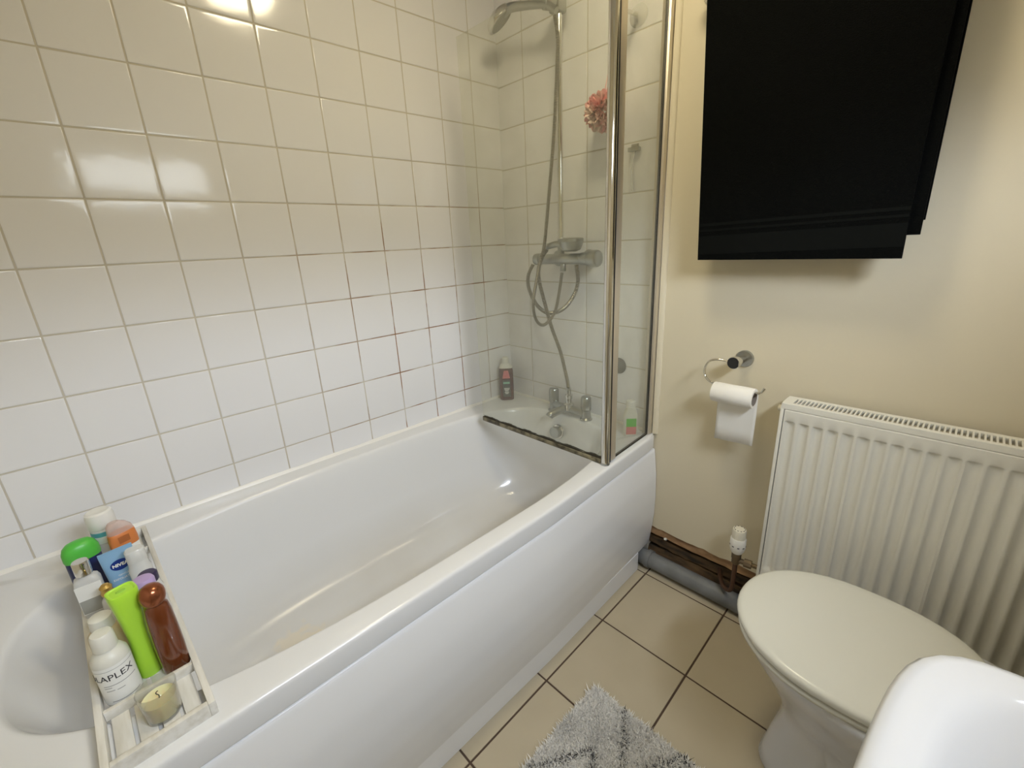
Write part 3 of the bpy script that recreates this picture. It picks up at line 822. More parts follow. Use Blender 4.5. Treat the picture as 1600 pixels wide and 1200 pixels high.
# ------------------------------------------------------------------ toilet roll holder
ho = empty('toilet_roll_holder', (0, -1.050, 0.243)); tag(ho, 'chrome toilet roll holder with curved wire arm and black oval cap', 'toilet roll holder')
bm = B(); lathe(bm, [(0.026, 0.0), (0.026, 0.006), (0.024, 0.009), (0.002, 0.010)], 40, mx=axis_mx((0.001, 0, 0), (-1, 0, 0))); obj('wall_rose', bm, 'dullchrome', ho)
bm = B(); cyl(bm, (-0.006, 0, 0), (-0.066, 0.006, 0.0), 0.010, 24, r1=0.017); cyl(bm, (-0.064, 0.006, 0.0), (-0.074, 0.007, 0.0), 0.0185, 32, bev=0.001); obj('stem', bm, 'chrome', ho)
bm = B(); cyl(bm, (-0.0735, 0.007, 0), (-0.0755, 0.007, 0), 0.0170, 32); obj('black_cap', bm, 'black', ho)
arm = [(-0.070, -1.036, 0.243), (-0.075, -1.005, 0.248), (-0.08, -0.980, 0.243), (-0.085, -0.967, 0.223), (-0.09, -0.970, 0.196), (-0.093, -0.988, 0.180), (-0.093, -1.01, 0.176), (-0.093, -1.11, 0.170), (-0.092, -1.132, 0.174), (-0.090, -1.140, 0.188)]
bm = B(); tube(bm, smooth_path([(a, b+1.05, c-0.243) for a, b, c in arm], 10), 0.0033, 12); obj('wire_arm', bm, 'chrome', ho)
ro = empty('toilet_roll', (-0.093, -1.060, 0.152)); tag(ro, 'nearly finished white toilet roll with a sheet hanging down', 'toilet roll')
bm = B()
N = 40; rs = []
for r_, y in ((0.0215, 0.058), (0.029, 0.058), (0.0295, 0.057), (0.0295, -0.057), (0.029, -0.058), (0.0215, -0.058)):
    rs.append([bm.verts.new((r_*math.cos(2*PI*i/N), y, r_*math.sin(2*PI*i/N))) for i in range(N)])
ringfaces(bm, rs+[rs[0]], 0, True); obj('roll', bm, 'paper', ro)
bm = B(); rs = []
for r_, y in ((0.0195, 0.0585), (0.0213, 0.0585), (0.0213, -0.0585), (0.0195, -0.0585)):
    rs.append([bm.verts.new((r_*math.cos(2*PI*i/N), y, r_*math.sin(2*PI*i/N))) for i in range(N)])
ringfaces(bm, rs+[rs[0]], 0, True); obj('cardboard_core', bm, 'card', ro)
bm = B(); r0 = []
pts = [(0.0299*math.cos(t), 0.0299*math.sin(t)) for t in (1.2, 0.8, 0.4, 0.0)]+[(0.0300, -0.03), (0.029, -0.07), (0.027, -0.12), (0.024, -0.158)]
for k, (x, z) in enumerate(pts):
    dz = 0.006 if k == len(pts)-1 else 0
    r0.append([bm.verts.new((x+0.0012*math.sin(i*0.9+k), 0.056-0.113*i/12+0.0006*k*(-1), z-dz*(1-i/12)+0.004*dz*i)) for i in range(13)])
ringfaces(bm, r0, 0, False)
ob = obj('hanging_sheet', bm, 'paper', ro); sm = ob.modifiers.new('s', 'SOLIDIFY'); sm.thickness = 0.0008

# ------------------------------------------------------------------ radiator
RY0, RY1, RZ0, RZ1 = -1.190, -1.930, -0.430, 0.160
ra = empty('radiator', (-0.065, (RY0+RY1)/2, RZ0)); tag(ra, 'white ribbed panel radiator with slotted top grille on the cream wall', 'radiator')
rx, ry, rzz = -0.065, (RY0+RY1)/2, RZ0
def radpanel(xf, sgn, name):
    bm = B()
    ys = []; y = RY0-0.0105
    while y > RY1+0.0105: ys.append(y); y -= 0.00205
    ys.append(RY1+0.0105)
    zs = [RZ0+0.004, RZ0+0.0065, RZ0+0.03, RZ0+0.038, RZ0+0.044, RZ0+0.050, RZ0+0.056, RZ0+0.2, RZ0+0.35, 0.095, 0.1055, 0.107, 0.1085, 0.110, 0.1125, 0.135, 0.1405, 0.143]
    zs[0] = RZ0
    rows = []
    for z in zs:
        tz = min(1, max(0, (z-(RZ0+0.036))/0.018)); tz2 = min(1, max(0, (0.112-z)/0.007))
        e = (tz*tz*(3-2*tz))*(tz2*tz2*(3-2*tz2))
        row = []
        for y in ys:
            q = (RY0-0.027-y)/0.0325
            fr = q-round(q)
            inside = 1 if (q > -0.5 and q < (RY0-RY1-0.04)/0.0325) else 0
            g = max(0.0, 1-(abs(fr)/0.40)**2)**0.9
            d = 0.0075*g*e*inside
            edge = 0.004 if (z < RZ0+0.003 or z > 0.142) else 0
            row.append(bm.verts.new((xf+sgn*(d+edge)-rx, y-ry, z-rzz)))
        rows.append(row)
    ringfaces(bm, rows, 0, False)
    bmesh.ops.recalc_face_normals(bm, faces=bm.faces[:])
    return obj(name, bm, 'rad', ra, angle=45)
radpanel(-0.103, 1, 'front_panel')
bm = B(); box(bm, -0.034-rx, -0.028-rx, RY1-ry, RY0-ry, 0.0, RZ1-0.02-rzz, 0.001); obj('rear_panel', bm, 'rad', ra)
for yy, s in ((RY0, 1), (RY1, -1)):
    bm = B(); box(bm, -0.1015-rx, -0.026-rx, min(yy, yy-s*0.0025)-ry, max(yy, yy-s*0.0025)-ry, 0.004, RZ1-0.004-rzz, 0.001)
    box(bm, -0.1045-rx, -0.098-rx, min(yy, yy-s*0.0085)-ry, max(yy, yy-s*0.0085)-ry, 0.0, RZ1-0.0165-rzz, 0.001)
    obj('side_panel', bm, 'rad', ra)
bm = B()
zt = RZ1-rzz
box(bm, -0.1015-rx, -0.087-rx, RY1-ry, RY0-ry, zt-0.012, zt, 0.0015)
box(bm, -0.044-rx, -0.028-rx, RY1-ry, RY0-ry, zt-0.012, zt, 0.0015)
box(bm, -0.089-rx, -0.042-rx, RY0-0.024-ry, RY0-ry, zt-0.006, zt-0.0002)
box(bm, -0.089-rx, -0.042-rx, RY1-ry, RY1+0.024-ry, zt-0.006, zt-0.0002)
y = RY0-0.024-0.0055
while y > RY1+0.03:
    box(bm, -0.0885-rx, -0.0425-rx, y-0.0036-ry, y-ry, zt-0.006, zt-0.0003); y -= 0.0092
# raised ledge of the front frame
box(bm, -0.1018-rx, -0.098-rx, RY1-ry, RY0-ry, zt-0.016, zt-0.006)
obj('top_grille', bm, 'rad', ra, smooth=False)
bm = B(); box(bm, -0.092-rx, -0.040-rx, RY1+0.006-ry, RY0-0.006-ry, 0.02, zt-0.06)
obj('convector_core', bm, 'raddark', ra, smooth=False)
bm = B(); cyl(bm, (-0.082-rx, RY0-ry, 0.138-rzz), (-0.082-rx, RY0+0.011-ry, 0.138-rzz), 0.0085, 20, bev=0.002); obj('bleed_cap', bm, 'trvwhite', ra)
for yy in (RY0-0.12, RY1+0.12):
    bm = B(); box(bm, -0.030-rx, 0.001-rx, yy-0.015-ry, yy+0.015-ry, 0.1, 0.5); obj('wall_bracket', bm, 'rad', ra, smooth=False)

# thermostatic valve
tv = empty('radiator_valve', (-0.085, -1.122, -0.62)); tag(tv, 'white thermostatic radiator valve on a brown pipe beside the radiator', 'radiator valve')
bm = B()
lathe(bm, [(0.016, 0.240), (0.021, 0.250), (0.0235, 0.262), (0.0235, 0.292), (0.0215, 0.296)], 32); obj('valve_collar', bm, 'white', tv)
bm = B()
Nn_ = 48; rs = []
for r_, z in ((0.0205, 0.294), (0.0205, 0.300), (0.0205, 0.322), (0.019, 0.327), (0.012, 0.329), (0.001, 0.3295)):
    rs.append([bm.verts.new(((r_-(0.0012 if (i % 4 < 1 and 0.299 < z < 0.326) else 0))*math.cos(2*PI*i/Nn_), (r_-(0.0012 if (i % 4 < 1 and 0.299 < z < 0.326) else 0))*math.sin(2*PI*i/Nn_), z)) for i in range(Nn_)])
ringfaces(bm, rs, 0, True, True, True); obj('valve_head', bm, 'trvwhite', tv)
for k in range(10):
    t = k*2*PI/10
    bm = B(); box(bm, 0.0145, 0.016, -0.0025, 0.0025, 0.3278, 0.3290)
    for v in bm.verts: v.co.z -= 0.0
    obj('dial_mark', bm, 'ink', tv, smooth=False, rot=(0, 0, t))
for k in range(5):
    bm = B(); box(bm, 0.0232, 0.0240, -0.003, 0.003, 0.268, 0.271)
    obj('grip_slot', bm, 'ink', tv, smooth=False, rot=(0, 0, PI+0.4+(k-2)*0.7))
bm = B(); lathe(bm, [(0.010, 0.195), (0.013, 0.200), (0.013, 0.215), (0.015, 0.218), (0.015, 0.232), (0.012, 0.241)], 12); cyl(bm, (0, 0, 0.21), (0.005, -0.030, 0.21), 0.0085, 16); cyl(bm, (0.003, -0.024, 0.21), (0.006, -0.046, 0.21), 0.0135, 8); cyl(bm, (0.006, -0.044, 0.21), (0.008, -0.072, 0.21), 0.007, 12)
obj('valve_body', bm, 'brass', tv)
bm = B(); tube(bm, smooth_path([(0, 0, 0.20), (0, 0.001, 0.11), (0.002, 0.006, 0.083), (0.012, 0.022, 0.069), (0.030, 0.042, 0.064), (0.065, 0.062, 0.063), (0.105, 0.080, 0.063)], 8), 0.0075, 14); obj('feed_pipe', bm, 'copper', tv)

# ------------------------------------------------------------------ pipe and exposed timber at the wall foot
bm = B(); tube(bm, [Vector((-0.045, -0.745-1.2*k/40, -0.612)) for k in range(41)], 0.031, 28)
wp = obj('waste_pipe', bm, 'pipe'); tag(wp, 'thick grey plastic waste pipe running along the floor to the toilet', 'pipe')
bm = B(); tube(bm, [Vector((-0.045, -0.790, -0.612)), Vector((-0.045, -0.808, -0.612))], 0.0355, 28); 
cl = obj('pipe_coupling', bm, 'pipe'); cl.parent = wp
def plank(name, x0, x1, z0, z1, m, label, seed, tilt=0.0):
    random.seed(seed)
    bm = B(); n = 50; rs = []
    for i in range(n+1):
        y = -0.745-(1.22)*i/n
        j = lambda: random.uniform(-0.0016, 0.0016)
        s = 0.003*math.sin(i*0.35+seed)
        rs.append([bm.verts.new((x0+j(), y, z0+j()+s)), bm.verts.new((x0+tilt+j(), y, z1+j()+s)), bm.verts.new((x1, y, z1+s)), bm.verts.new((x1, y, z0+s))])
    ringfaces(bm, rs, 0, True, True, True)
    bmesh.ops.recalc_face_normals(bm, faces=bm.faces[:])
    return tag(obj(name, bm, m, smooth=False), label, 'timber')
plank('timber_batten', 0.004, 0.044, -0.527, -0.494, 'timber', 'upper rough brown timber batten exposed below the plaster', 1, 0.004)
plank('timber_batten', 0.012, 0.044, -0.577, -0.545, 'darktimber', 'dark timber batten just behind and above the grey waste pipe', 2, 0.004)
plank('timber_board', -0.006, 0.043, -0.648, -0.590, 'darktimber', 'lowest blackish timber board between the grey pipe and the wall', 5, 0.022)
bm = B(); lathe(bm, [(0.005, 0), (0.0055, 0.004), (0.004, 0.010), (0.0045, 0.016), (0.002, 0.018)], 12)
tag(obj('plaster_drip', bm, 'label', loc=(0.004, -0.838, -0.526), rot=(0.1, -1.0, 0)), 'small white lump of plaster stuck on the dark timber beside the bath', 'plaster')

# ------------------------------------------------------------------ toilet
TX = -0.425
to = empty('toilet', (TX, -1.45, ZF)); tag(to, 'white ceramic toilet with closed ivory lid beside the radiator', 'toilet')
def egg(bm, z, yf, yb, wd, N=72, nf=2.1, nb=3.2, cyf=0.55):
    """yf front (towards bath), yb back; widest at cyf from the front"""
    L = yf-yb; yc = yf-L*cyf
    rg = []
    for i in range(N):
        ph = 2*PI*i/N
        if math.sin(ph) >= 0:
            x, y = se(ph, wd, yf-yc, nf)
        else:
            x, y = se(ph, wd, yc-yb, nb)
        rg.append(bm.verts.new((x, yc+y+1.45, z-ZF)))
    return rg
bm = B()
rg = [egg(bm, z, yf, yb, wd, nf=nf) for z, yf, yb, wd, nf in (
    (ZF, -1.338, -1.80, 0.108, 2.6), (ZF+0.006, -1.335, -1.80, 0.111, 2.6), (ZF+0.03, -1.342, -1.80, 0.107, 2.5), (ZF+0.09, -1.352, -1.80, 0.102, 2.4), (ZF+0.16, -1.366, -1.80, 0.100, 2.3),
    (ZF+0.21, -1.358, -1.80, 0.112, 2.2), (ZF+0.25, -1.335, -1.80, 0.130, 2.2), (ZF+0.29, -1.312, -1.79, 0.145, 2.1), (ZF+0.33, -1.282, -1.79, 0.164, 2.1),
    (ZF+0.36, -1.266, -1.79, 0.174, 2.1), (ZF+0.378, -1.258, -1.79, 0.178, 2.1), (ZF+0.388, -1.257, -1.79, 0.179, 2.1), (ZF+0.396, -1.262, -1.79, 0.174, 2.1), (ZF+0.397, -1.30, -1.76, 0.14, 2.1))]
ringfaces(bm, rg, 0, True, True, True); obj('pan', bm, 'ceramic', to, angle=60)
def lidring(specs, name, m):
    bm = B(); rg = [egg(bm, z, yf, yb, wd, nb=2.6, cyf=0.48) for z, yf, yb, wd in specs]
    ringfaces(bm, rg, 0, True, True, True); return obj(name, bm, m, to, angle=60)
lidring([(ZF+0.3985, -1.254, -1.66, 0.174), (ZF+0.402, -1.249, -1.665, 0.180), (ZF+0.410, -1.248, -1.665, 0.181), (ZF+0.4135, -1.252, -1.66, 0.177), (ZF+0.4136, -1.27, -1.64, 0.16)], 'seat', 'seat')
lidring([(ZF+0.4190, -1.275, -1.675, 0.155), (ZF+0.4190, -1.252, -1.675, 0.176), (ZF+0.421, -1.246, -1.68, 0.183), (ZF+0.431, -1.243, -1.682, 0.1845), (ZF+0.437, -1.246, -1.680, 0.182), (ZF+0.4405, -1.254, -1.676, 0.174), (ZF+0.4425, -1.275, -1.665, 0.155), (ZF+0.444, -1.33, -1.63, 0.10), (ZF+0.4445, -1.40, -1.55, 0.03)], 'lid', 'seat')
for s in (-1, 1):
    bm = B(); cyl(bm, (s*0.075-0.02, -1.690+1.45, 0.418), (s*0.075+0.02, -1.690+1.45, 0.418), 0.011, 20, bev=0.002); obj('hinge', bm, 'seat', to)
bm = B(); loft(bm, [(0.396, 0.17, 0.085, 6, 0, -1.865+1.45), (0.41, 0.185, 0.092, 7, 0, -1.865+1.45), (0.72, 0.195, 0.095, 8, 0, -1.865+1.45), (0.735, 0.19, 0.09, 8, 0, -1.865+1.45)], 60); obj('cistern', bm, 'ceramic', to)
bm = B(); loft(bm, [(0.735, 0.20, 0.10, 8, 0, -1.865+1.45), (0.755, 0.20, 0.10, 8, 0, -1.865+1.45), (0.762, 0.19, 0.09, 8, 0, -1.865+1.45)], 60); obj('cistern_lid', bm, 'ceramic', to)

# ------------------------------------------------------------------ basin
BZ = 0.200
bs = empty('washbasin', (-1.13, -1.745, ZF)); tag(bs, 'white ceramic pedestal washbasin beside the toilet, at the corner of the view', 'basin')
bm = B()
N = 120; rg = []
def bas(z, hx, yf, yb, n, bowf=0.0):
    r = []
    cy = (yf+yb)/2; b = (yf-yb)/2
    for i in range(N):
        x, y = se(2*PI*i/N, hx, b, n)
        if y > 0: y += bowf*(1-(x/hx)**2)*(y/b)
        r.append(bm.verts.new((x, cy+y+1.745, z-ZF)))
    return r
spec = [(BZ-0.15, 0.10, -1.66, -1.90, 3, 0), (BZ-0.12, 0.16, -1.62, -1.93, 3.5, 0.01), (BZ-0.07, 0.225, -1.57, -1.96, 5, 0.018), (BZ-0.035, 0.262, -1.540, -1.972, 7, 0.022),
        (BZ-0.020, 0.272, -1.534, -1.975, 8, 0.024), (BZ-0.008, 0.274, -1.533, -1.976, 8, 0.024), (BZ-0.002, 0.270, -1.537, -1.975, 8, 0.024), (BZ, 0.263, -1.544, -1.973, 8, 0.023),
        (BZ-0.0005, 0.246, -1.562, -1.87, 6, 0.020), (BZ-0.003, 0.241, -1.567, -1.865, 5.5, 0.020), (BZ-0.010, 0.236, -1.573, -1.860, 5, 0.018), (BZ-0.04, 0.220, -1.588, -1.85, 4, 0.014),
        (BZ-0.08, 0.19, -1.61, -1.83, 3.2, 0.01), (BZ-0.11, 0.14, -1.64, -1.80, 2.6, 0), (BZ-0.125, 0.06, -1.69, -1.75, 2, 0)]
for s in spec: rg.append(bas(*s))
ringfaces(bm, rg, 0, True, True, True); obj('bowl', bm, 'ceramic', bs, angle=70)
bm = B(); loft(bm, [(0, 0.11, 0.09, 3, 0, -0.06), (0.02, 0.105, 0.085, 3, 0, -0.06), (0.15, 0.08, 0.07, 2.5, 0, -0.06), (0.5, 0.075, 0.065, 2.5, 0, -0.06), (0.705, 0.10, 0.085, 2.5, 0, -0.045)], 40); obj('pedestal', bm, 'ceramic', bs)
bm = B(); lathe(bm, [(0.024, 0.849), (0.022, 0.86), (0.018, 0.90), (0.022, 0.91), (0.020, 0.93)], 24, mx=Matrix.Translation((0, -0.18, 0))); tube(bm, smooth_path([(0, -0.18, 0.89), (0, -0.13, 0.90), (0, -0.08, 0.885)], 6), 0.011, 14)
obj('basin_tap', bm, 'chrome', bs)

# ------------------------------------------------------------------ rug
rgx0, rgx1, rgy0, rgy1 = -1.400, -0.612, -1.440, -0.944
rug = empty('bath_mat', ((rgx0+rgx1)/2, (rgy0+rgy1)/2, ZF)); tag(rug, 'fluffy pale grey bath mat with black zigzag lines on the floor tiles', 'bath mat')
cx, cy = (rgx0+rgx1)/2, (rgy0+rgy1)/2
bm = B(); box(bm, rgx0-cx, rgx1-cx, rgy0-cy, rgy1-cy, 0.0, 0.007, 0.003); obj('backing', bm, 'rugback', rug)
segs = [((-0.612, -1.045), (-0.735, -1.116)), ((-0.735, -1.116), (-0.90, -1.210)), ((-0.905, -0.958), (-0.755, -1.044)), ((-0.755, -1.044), (-0.90, -1.13)),
        ((-0.700, -1.165), (-0.608, -1.222)), ((-0.608, -1.222), (-0.66, -1.25)), ((-1.1, -0.955), (-1.0, -1.01)), ((-1.0, -1.01), (-1.15, -1.10)), ((-0.82, -1.25), (-0.70, -1.32)), ((-1.05, -1.2), (-1.25, -1.32))]
def sd(x, y):
    best = 9
    for (ax, ay), (bx, by) in segs:
        dx, dy = bx-ax, by-ay; t = max(0, min(1, ((x-ax)*dx+(y-ay)*dy)/(dx*dx+dy*dy)))
        best = min(best, math.hypot(x-ax-t*dx, y-ay-t*dy))
    return best
random.seed(11)
vs_, fs_, cs_ = [], [], []
for k in range(80000):
    x = random.uniform(rgx0, rgx1); y = random.uniform(rgy0, rgy1)
    if k > 30000:       # finer pile where the mat is seen close up
        x = random.uniform(-0.95, rgx1); y = random.uniform(-1.30, rgy1)
    d = sd(x+random.uniform(-.004, .004), y+random.uniform(-.004, .004))
    if d < 0.0055 and random.random() < 0.5: c = random.uniform(0.02, 0.09); c = (c, c, c*1.1)
    else:
        c = random.uniform(0.80, 0.95)-0.10*max(0, math.sin(x*31+1.7*math.sin(y*23))*math.sin(y*27+2)); c = (c, c*0.985, c*0.955)
    h = random.uniform(0.010, 0.015)*(0.9+0.10*math.sin(x*40+2*math.sin(y*33)))
    a = random.uniform(0, 2*PI); wd = random.uniform(0.0016, 0.003)
    lx, ly = random.gauss(0, 0.0075), random.gauss(0, 0.0075)
    px, py = wd*math.cos(a)/1, wd*math.sin(a)
    n = len(vs_); X, Y = x-cx, y-cy
    vs_ += [(X-px, Y-py, 0.004), (X+px, Y+py, 0.004), (X+px*0.6+lx*0.6, Y+py*0.6+ly*0.6, 0.004+h*0.6), (X+lx, Y+ly, 0.004+h), (X-px*0.6+lx*0.6, Y-py*0.6+ly*0.6, 0.004+h*0.6)]
    fs_ += [(n, n+1, n+2, n+3, n+4)]
    cs_ += [c]*5
me = D.meshes.new('pile'); me.from_pydata(vs_, [], fs_)
ca = me.color_attributes.new('pilecol', 'FLOAT_COLOR', 'POINT')
ca.data.foreach_set('color', [q for c in cs_ for q in (*c, 1.0)])
mt = mat('mat_pile', (0.7, 0.7, 0.7), 0.95, spec=0.1)
at = nn(mt, 'ShaderNodeVertexColor'); at.layer_name = 'pilecol'
lk(mt, at.outputs[0], mt.node_tree.nodes['Principled BSDF'].inputs['Base Color'])
me.materials.append(mt)
po_ = D.objects.new('pile', me); COL.objects.link(po_); po_.parent = rug; po_['kind'] = 'stuff'

# ------------------------------------------------------------------ bath tray
TRX, TRY, TRA = -1.503, -0.428, 0.034
tray = empty('bath_tray', (TRX, TRY, ZR), (0, 0, TRA)); tag(tray, 'white slatted wooden tray laid across the bathtub, full of toiletries', 'tray')
hw, hl, th = 0.070, 0.356, 0.026
bm = B()
box(bm, -hw, -hw+0.010, -hl, hl, 0, th, 0.0012); box(bm, hw-0.010, hw, -hl, hl, 0, th, 0.0012)
box(bm, -hw+0.010, hw-0.010, -hl, -hl+0.010, 0, th, 0.0012); box(bm, -hw+0.010, hw-0.010, hl-0.010, hl, 0, th, 0.0012)
obj('tray_frame', bm, 'wood_white', tray)
for yy in (-0.240, 0.0, 0.24):
    bm = B(); box(bm, -hw+0.0105, hw-0.0105, yy-0.004, yy+0.004, 0.006, th-0.003, 0.001); obj('divider', bm, 'wood_white', tray)
sw = 0.0225; gp = (0.120-4*sw)/5
for k in range(4):
    x0 = -0.060+gp+k*(sw+gp)
    bm = B(); box(bm, x0, x0+sw, -hl+0.0105, hl-0.0105, 0.001, 0.0060, 0.0008); obj('slat', bm, 'wood_white', tray)
TZ = ZR+0.0062

def item(name, x, y, label, cat, rz=0.0, tilt=(0, 0)):
    o = empty(name, (x, y, TZ), (tilt[0], tilt[1], rz)); tag(o, label, cat); return o
# white pump-less bottle with round shoulders and large label (front left)
ol = item('conditioner_bottle', -1.528, -0.632, 'frosted white bottle with a lettered white label behind the candle', 'bottle', 0.12)
bm = B(); lathe(bm, [(0.021, 0), (0.0243, 0.003), (0.0248, 0.01), (0.0248, 0.078), (0.0240, 0.087), (0.019, 0.096), (0.013, 0.101), (0.0125, 0.103)], 40); obj('body', bm, 'frosty', ol)
bm = B(); lathe(bm, [(0.0155, 0.102), (0.0158, 0.104), (0.0150, 0.128), (0.013, 0.131), (0.004, 0.132)], 32); obj('cap', bm, 'frosty', ol)
bottle_label(ol, 0.0248, 0.006, 0.080, -1.25, 1.25, 'label')
text('OLAPLEX', 0.0160, 'ink', 'label_lettering', ol, on_round(0.0255, 0.060, -0.42), ext=0.0001)
for z_, a_, b_ in ((0.0445, -0.85, 0.95), (0.0405, -0.85, -0.45), (0.0345, -0.8, -0.35), (0.0335, -0.25, 0.15), (0.0120, -0.7, 0.9)):
    bottle_label(ol, 0.0248, z_, z_+0.0012, a_, b_, 'greyink', 'label_line', off=0.0008)
bottle_label(ol, 0.0248, 0.0735, 0.0742, -1.2, 1.2, 'greyink', 'label_line', off=0.0008)
# second bottle behind it
o2_ = item('amber_shampoo_bottle', -1.530, -0.562, 'pale amber bottle with a white cap between the lettered bottle and the lime one', 'bottle')
bm = B(); lathe(bm, [(0.021, 0), (0.024, 0.003), (0.0245, 0.01), (0.0245, 0.075), (0.0235, 0.086), (0.018, 0.094), (0.013, 0.098)], 36); obj('body', bm, 'amberpale', o2_)
bm = B(); lathe(bm, [(0.0165, 0.096), (0.017, 0.099), (0.0158, 0.116), (0.012, 0.119), (0.003, 0.120)], 32); obj('cap', bm, 'frosty', o2_)
# lime bottle: flared square foot up, waisted
li = item('lime_bottle', -1.490, -0.612, 'bright lime green waisted bottle standing on its cap', 'bottle', 0.25)
bm = B(); loft(bm, [(0.0, 0.0155, 0.0135, 2.2), (0.003, 0.017, 0.015, 2.2), (0.03, 0.0165, 0.0145, 2.3), (0.06, 0.0145, 0.013, 2.5), (0.09, 0.014, 0.0125, 2.8), (0.12, 0.0155, 0.0135, 3.2), (0.15, 0.0178, 0.0155, 3.6), (0.170, 0.0195, 0.017, 4), (0.180, 0.0200, 0.0175, 4), (0.1835, 0.0193, 0.0168, 4), (0.184, 0.0172, 0.0147, 3.8), (0.182, 0.0150, 0.0127, 3.4)], 48)
obj('body', bm, 'lime', li)
bm = B(); loft(bm, [(0.1818, 0.0149, 0.0126, 3.4), (0.1795, 0.010, 0.008, 3), (0.183, 0.006, 0.0045, 2.5)], 40, cap0=False); obj('base_dimple', bm, 'limeend', li)
li.scale = (1, 1, 0.965)
# amber bottle with copper ball cap
am = item('amber_lotion_bottle', -1.455, -0.636, 'tall glossy brown bottle with a round copper cap beside the lime bottle', 'bottle')
bm = B(); loft(bm, [(0, 0.017, 0.014, 2.2), (0.003, 0.0195, 0.0160, 2.2), (0.05, 0.0205, 0.017, 2.2), (0.10, 0.0195, 0.0165, 2.2), (0.125, 0.0185, 0.016, 2.1), (0.138, 0.0165, 0.015, 2), (0.143, 0.012, 0.012, 2)], 36); obj('body', bm, 'amberp', am)
bm = B(); lathe(bm, [(0.0125, 0.141), (0.0155, 0.145), (0.0178, 0.152), (0.0185, 0.160), (0.0175, 0.167), (0.014, 0.174), (0.008, 0.178), (0.002, 0.179)], 36); obj('cap', bm, 'copperball', am)
# candle in a glass
ca_ = item('candle', -1.484, -0.726, 'pale yellow candle in a clear glass tumbler at the front end of the tray', 'candle')
bm = B(); lathe(bm, [(0.003, 0.0004), (0.0205, 0.0005), (0.0225, 0.003), (0.0262, 0.056), (0.0265, 0.0575), (0.0259, 0.0582), (0.0253, 0.0575), (0.0218, 0.006), (0.0200, 0.0045), (0.003, 0.0045)], 48); obj('glass_tumbler', bm, 'jar', ca_, angle=70)
bm = B(); lathe(bm, [(0.003, 0.0048), (0.0196, 0.0048), (0.0214, 0.0065), (0.0235, 0.034), (0.0229, 0.0365), (0.019, 0.0362), (0.010, 0.0345), (0.001, 0.0345)], 48); obj('wax', bm, 'wax', ca_)
bm = B(); tube(bm, smooth_path([(0, 0, 0.034), (0.0004, 0, 0.040), (-0.0018, 0, 0.044), (-0.0015, 0.001, 0.046), (0.001, 0.001, 0.0475)], 5), 0.0007, 8); obj('wick', bm, 'ink', ca_)
# clear bottle with chrome cap and white label
cb = item('lotion_bottle', -1.548, -0.382, 'clear rectangular bottle with chrome cap and white and grey label', 'bottle', -0.05)
bm = B(); loft(bm, [(0, 0.018, 0.013, 5), (0.003, 0.0205, 0.0145, 5), (0.095, 0.0205, 0.0145, 5), (0.103, 0.018, 0.013, 4), (0.108, 0.011, 0.011, 2.5), (0.112, 0.011, 0.011, 2)], 40); obj('body', bm, 'clear', cb)
bm = B(); lathe(bm, [(0.0128, 0.111), (0.0132, 0.113), (0.0132, 0.138), (0.0120, 0.141), (0.002, 0.1415)], 36); obj('cap', bm, 'chrome', cb)
lb = empty('perfume_bottle', (-1.522, -0.440, TZ), (0, 0, 0.10)); tag(lb, 'squat clear bottle with a gold stopper behind the lime bottle', 'bottle')
bm = B(); loft(bm, [(0, 0.012, 0.012, 2.5), (0.003, 0.0135, 0.0135, 2.5), (0.060, 0.0135, 0.0135, 2.5), (0.070, 0.012, 0.012, 2.4), (0.078, 0.007, 0.007, 2)], 36); obj('body', bm, 'clear', lb)
bm = B(); lathe(bm, [(0.007, 0.083), (0.009, 0.086), (0.0105, 0.092), (0.0085, 0.098), (0.010, 0.104), (0.006, 0.109), (0.001, 0.110)], 24, mx=Matrix.Translation((0.0, 0, -0.006))); obj('stopper', bm, 'gold', lb)
flat_label(cb, -0.0195, 0.0195, -0.0150, 0.030, 0.094, 'label')
flat_label(cb, -0.0185, 0.0185, -0.0160, 0.032, 0.062, 'greyprint', 'label_print')
# white roll-on / spray can near the wall
wc = item('deodorant_spray', -1.512, -0.205, 'white topped round can with a teal band nearest the tiled wall', 'spray can')
bm = B(); lathe(bm, [(0.0225, 0), (0.024, 0.003), (0.024, 0.118), (0.0225, 0.122)], 36); obj('body', bm, 'clear', wc)
bottle_label(wc, 0.024, 0.085, 0.102, -1.6, 1.6, 'label')
bottle_label(wc, 0.024, 0.102, 0.113, -1.6, 1.6, 'teal', 'teal_band')
bm = B(); lathe(bm, [(0.0245, 0.119), (0.0255, 0.121), (0.0255, 0.145), (0.024, 0.155), (0.020, 0.1585), (0.010, 0.157), (0.001, 0.156)], 36); obj('cap', bm, 'white', wc)
# green topped deodorant stick
gd = item('deodorant_stick', -1.556, -0.245, 'deodorant stick with bright green dome cap and navy body', 'deodorant', 0.2)
bm = B(); loft(bm, [(0, 0.028, 0.017, 2.4), (0.003, 0.030, 0.019, 2.4), (0.075, 0.030, 0.019, 2.4), (0.080, 0.029, 0.018, 2.4)], 36); obj('body', bm, 'navy', gd)
bm = B(); loft(bm, [(0.080, 0.0305, 0.0195, 2.4), (0.084, 0.0315, 0.0205, 2.4), (0.100, 0.031, 0.020, 2.4), (0.112, 0.027, 0.0175, 2.4), (0.119, 0.020, 0.013, 2.3), (0.122, 0.010, 0.007, 2.2)], 36); obj('cap', bm, 'green', gd)
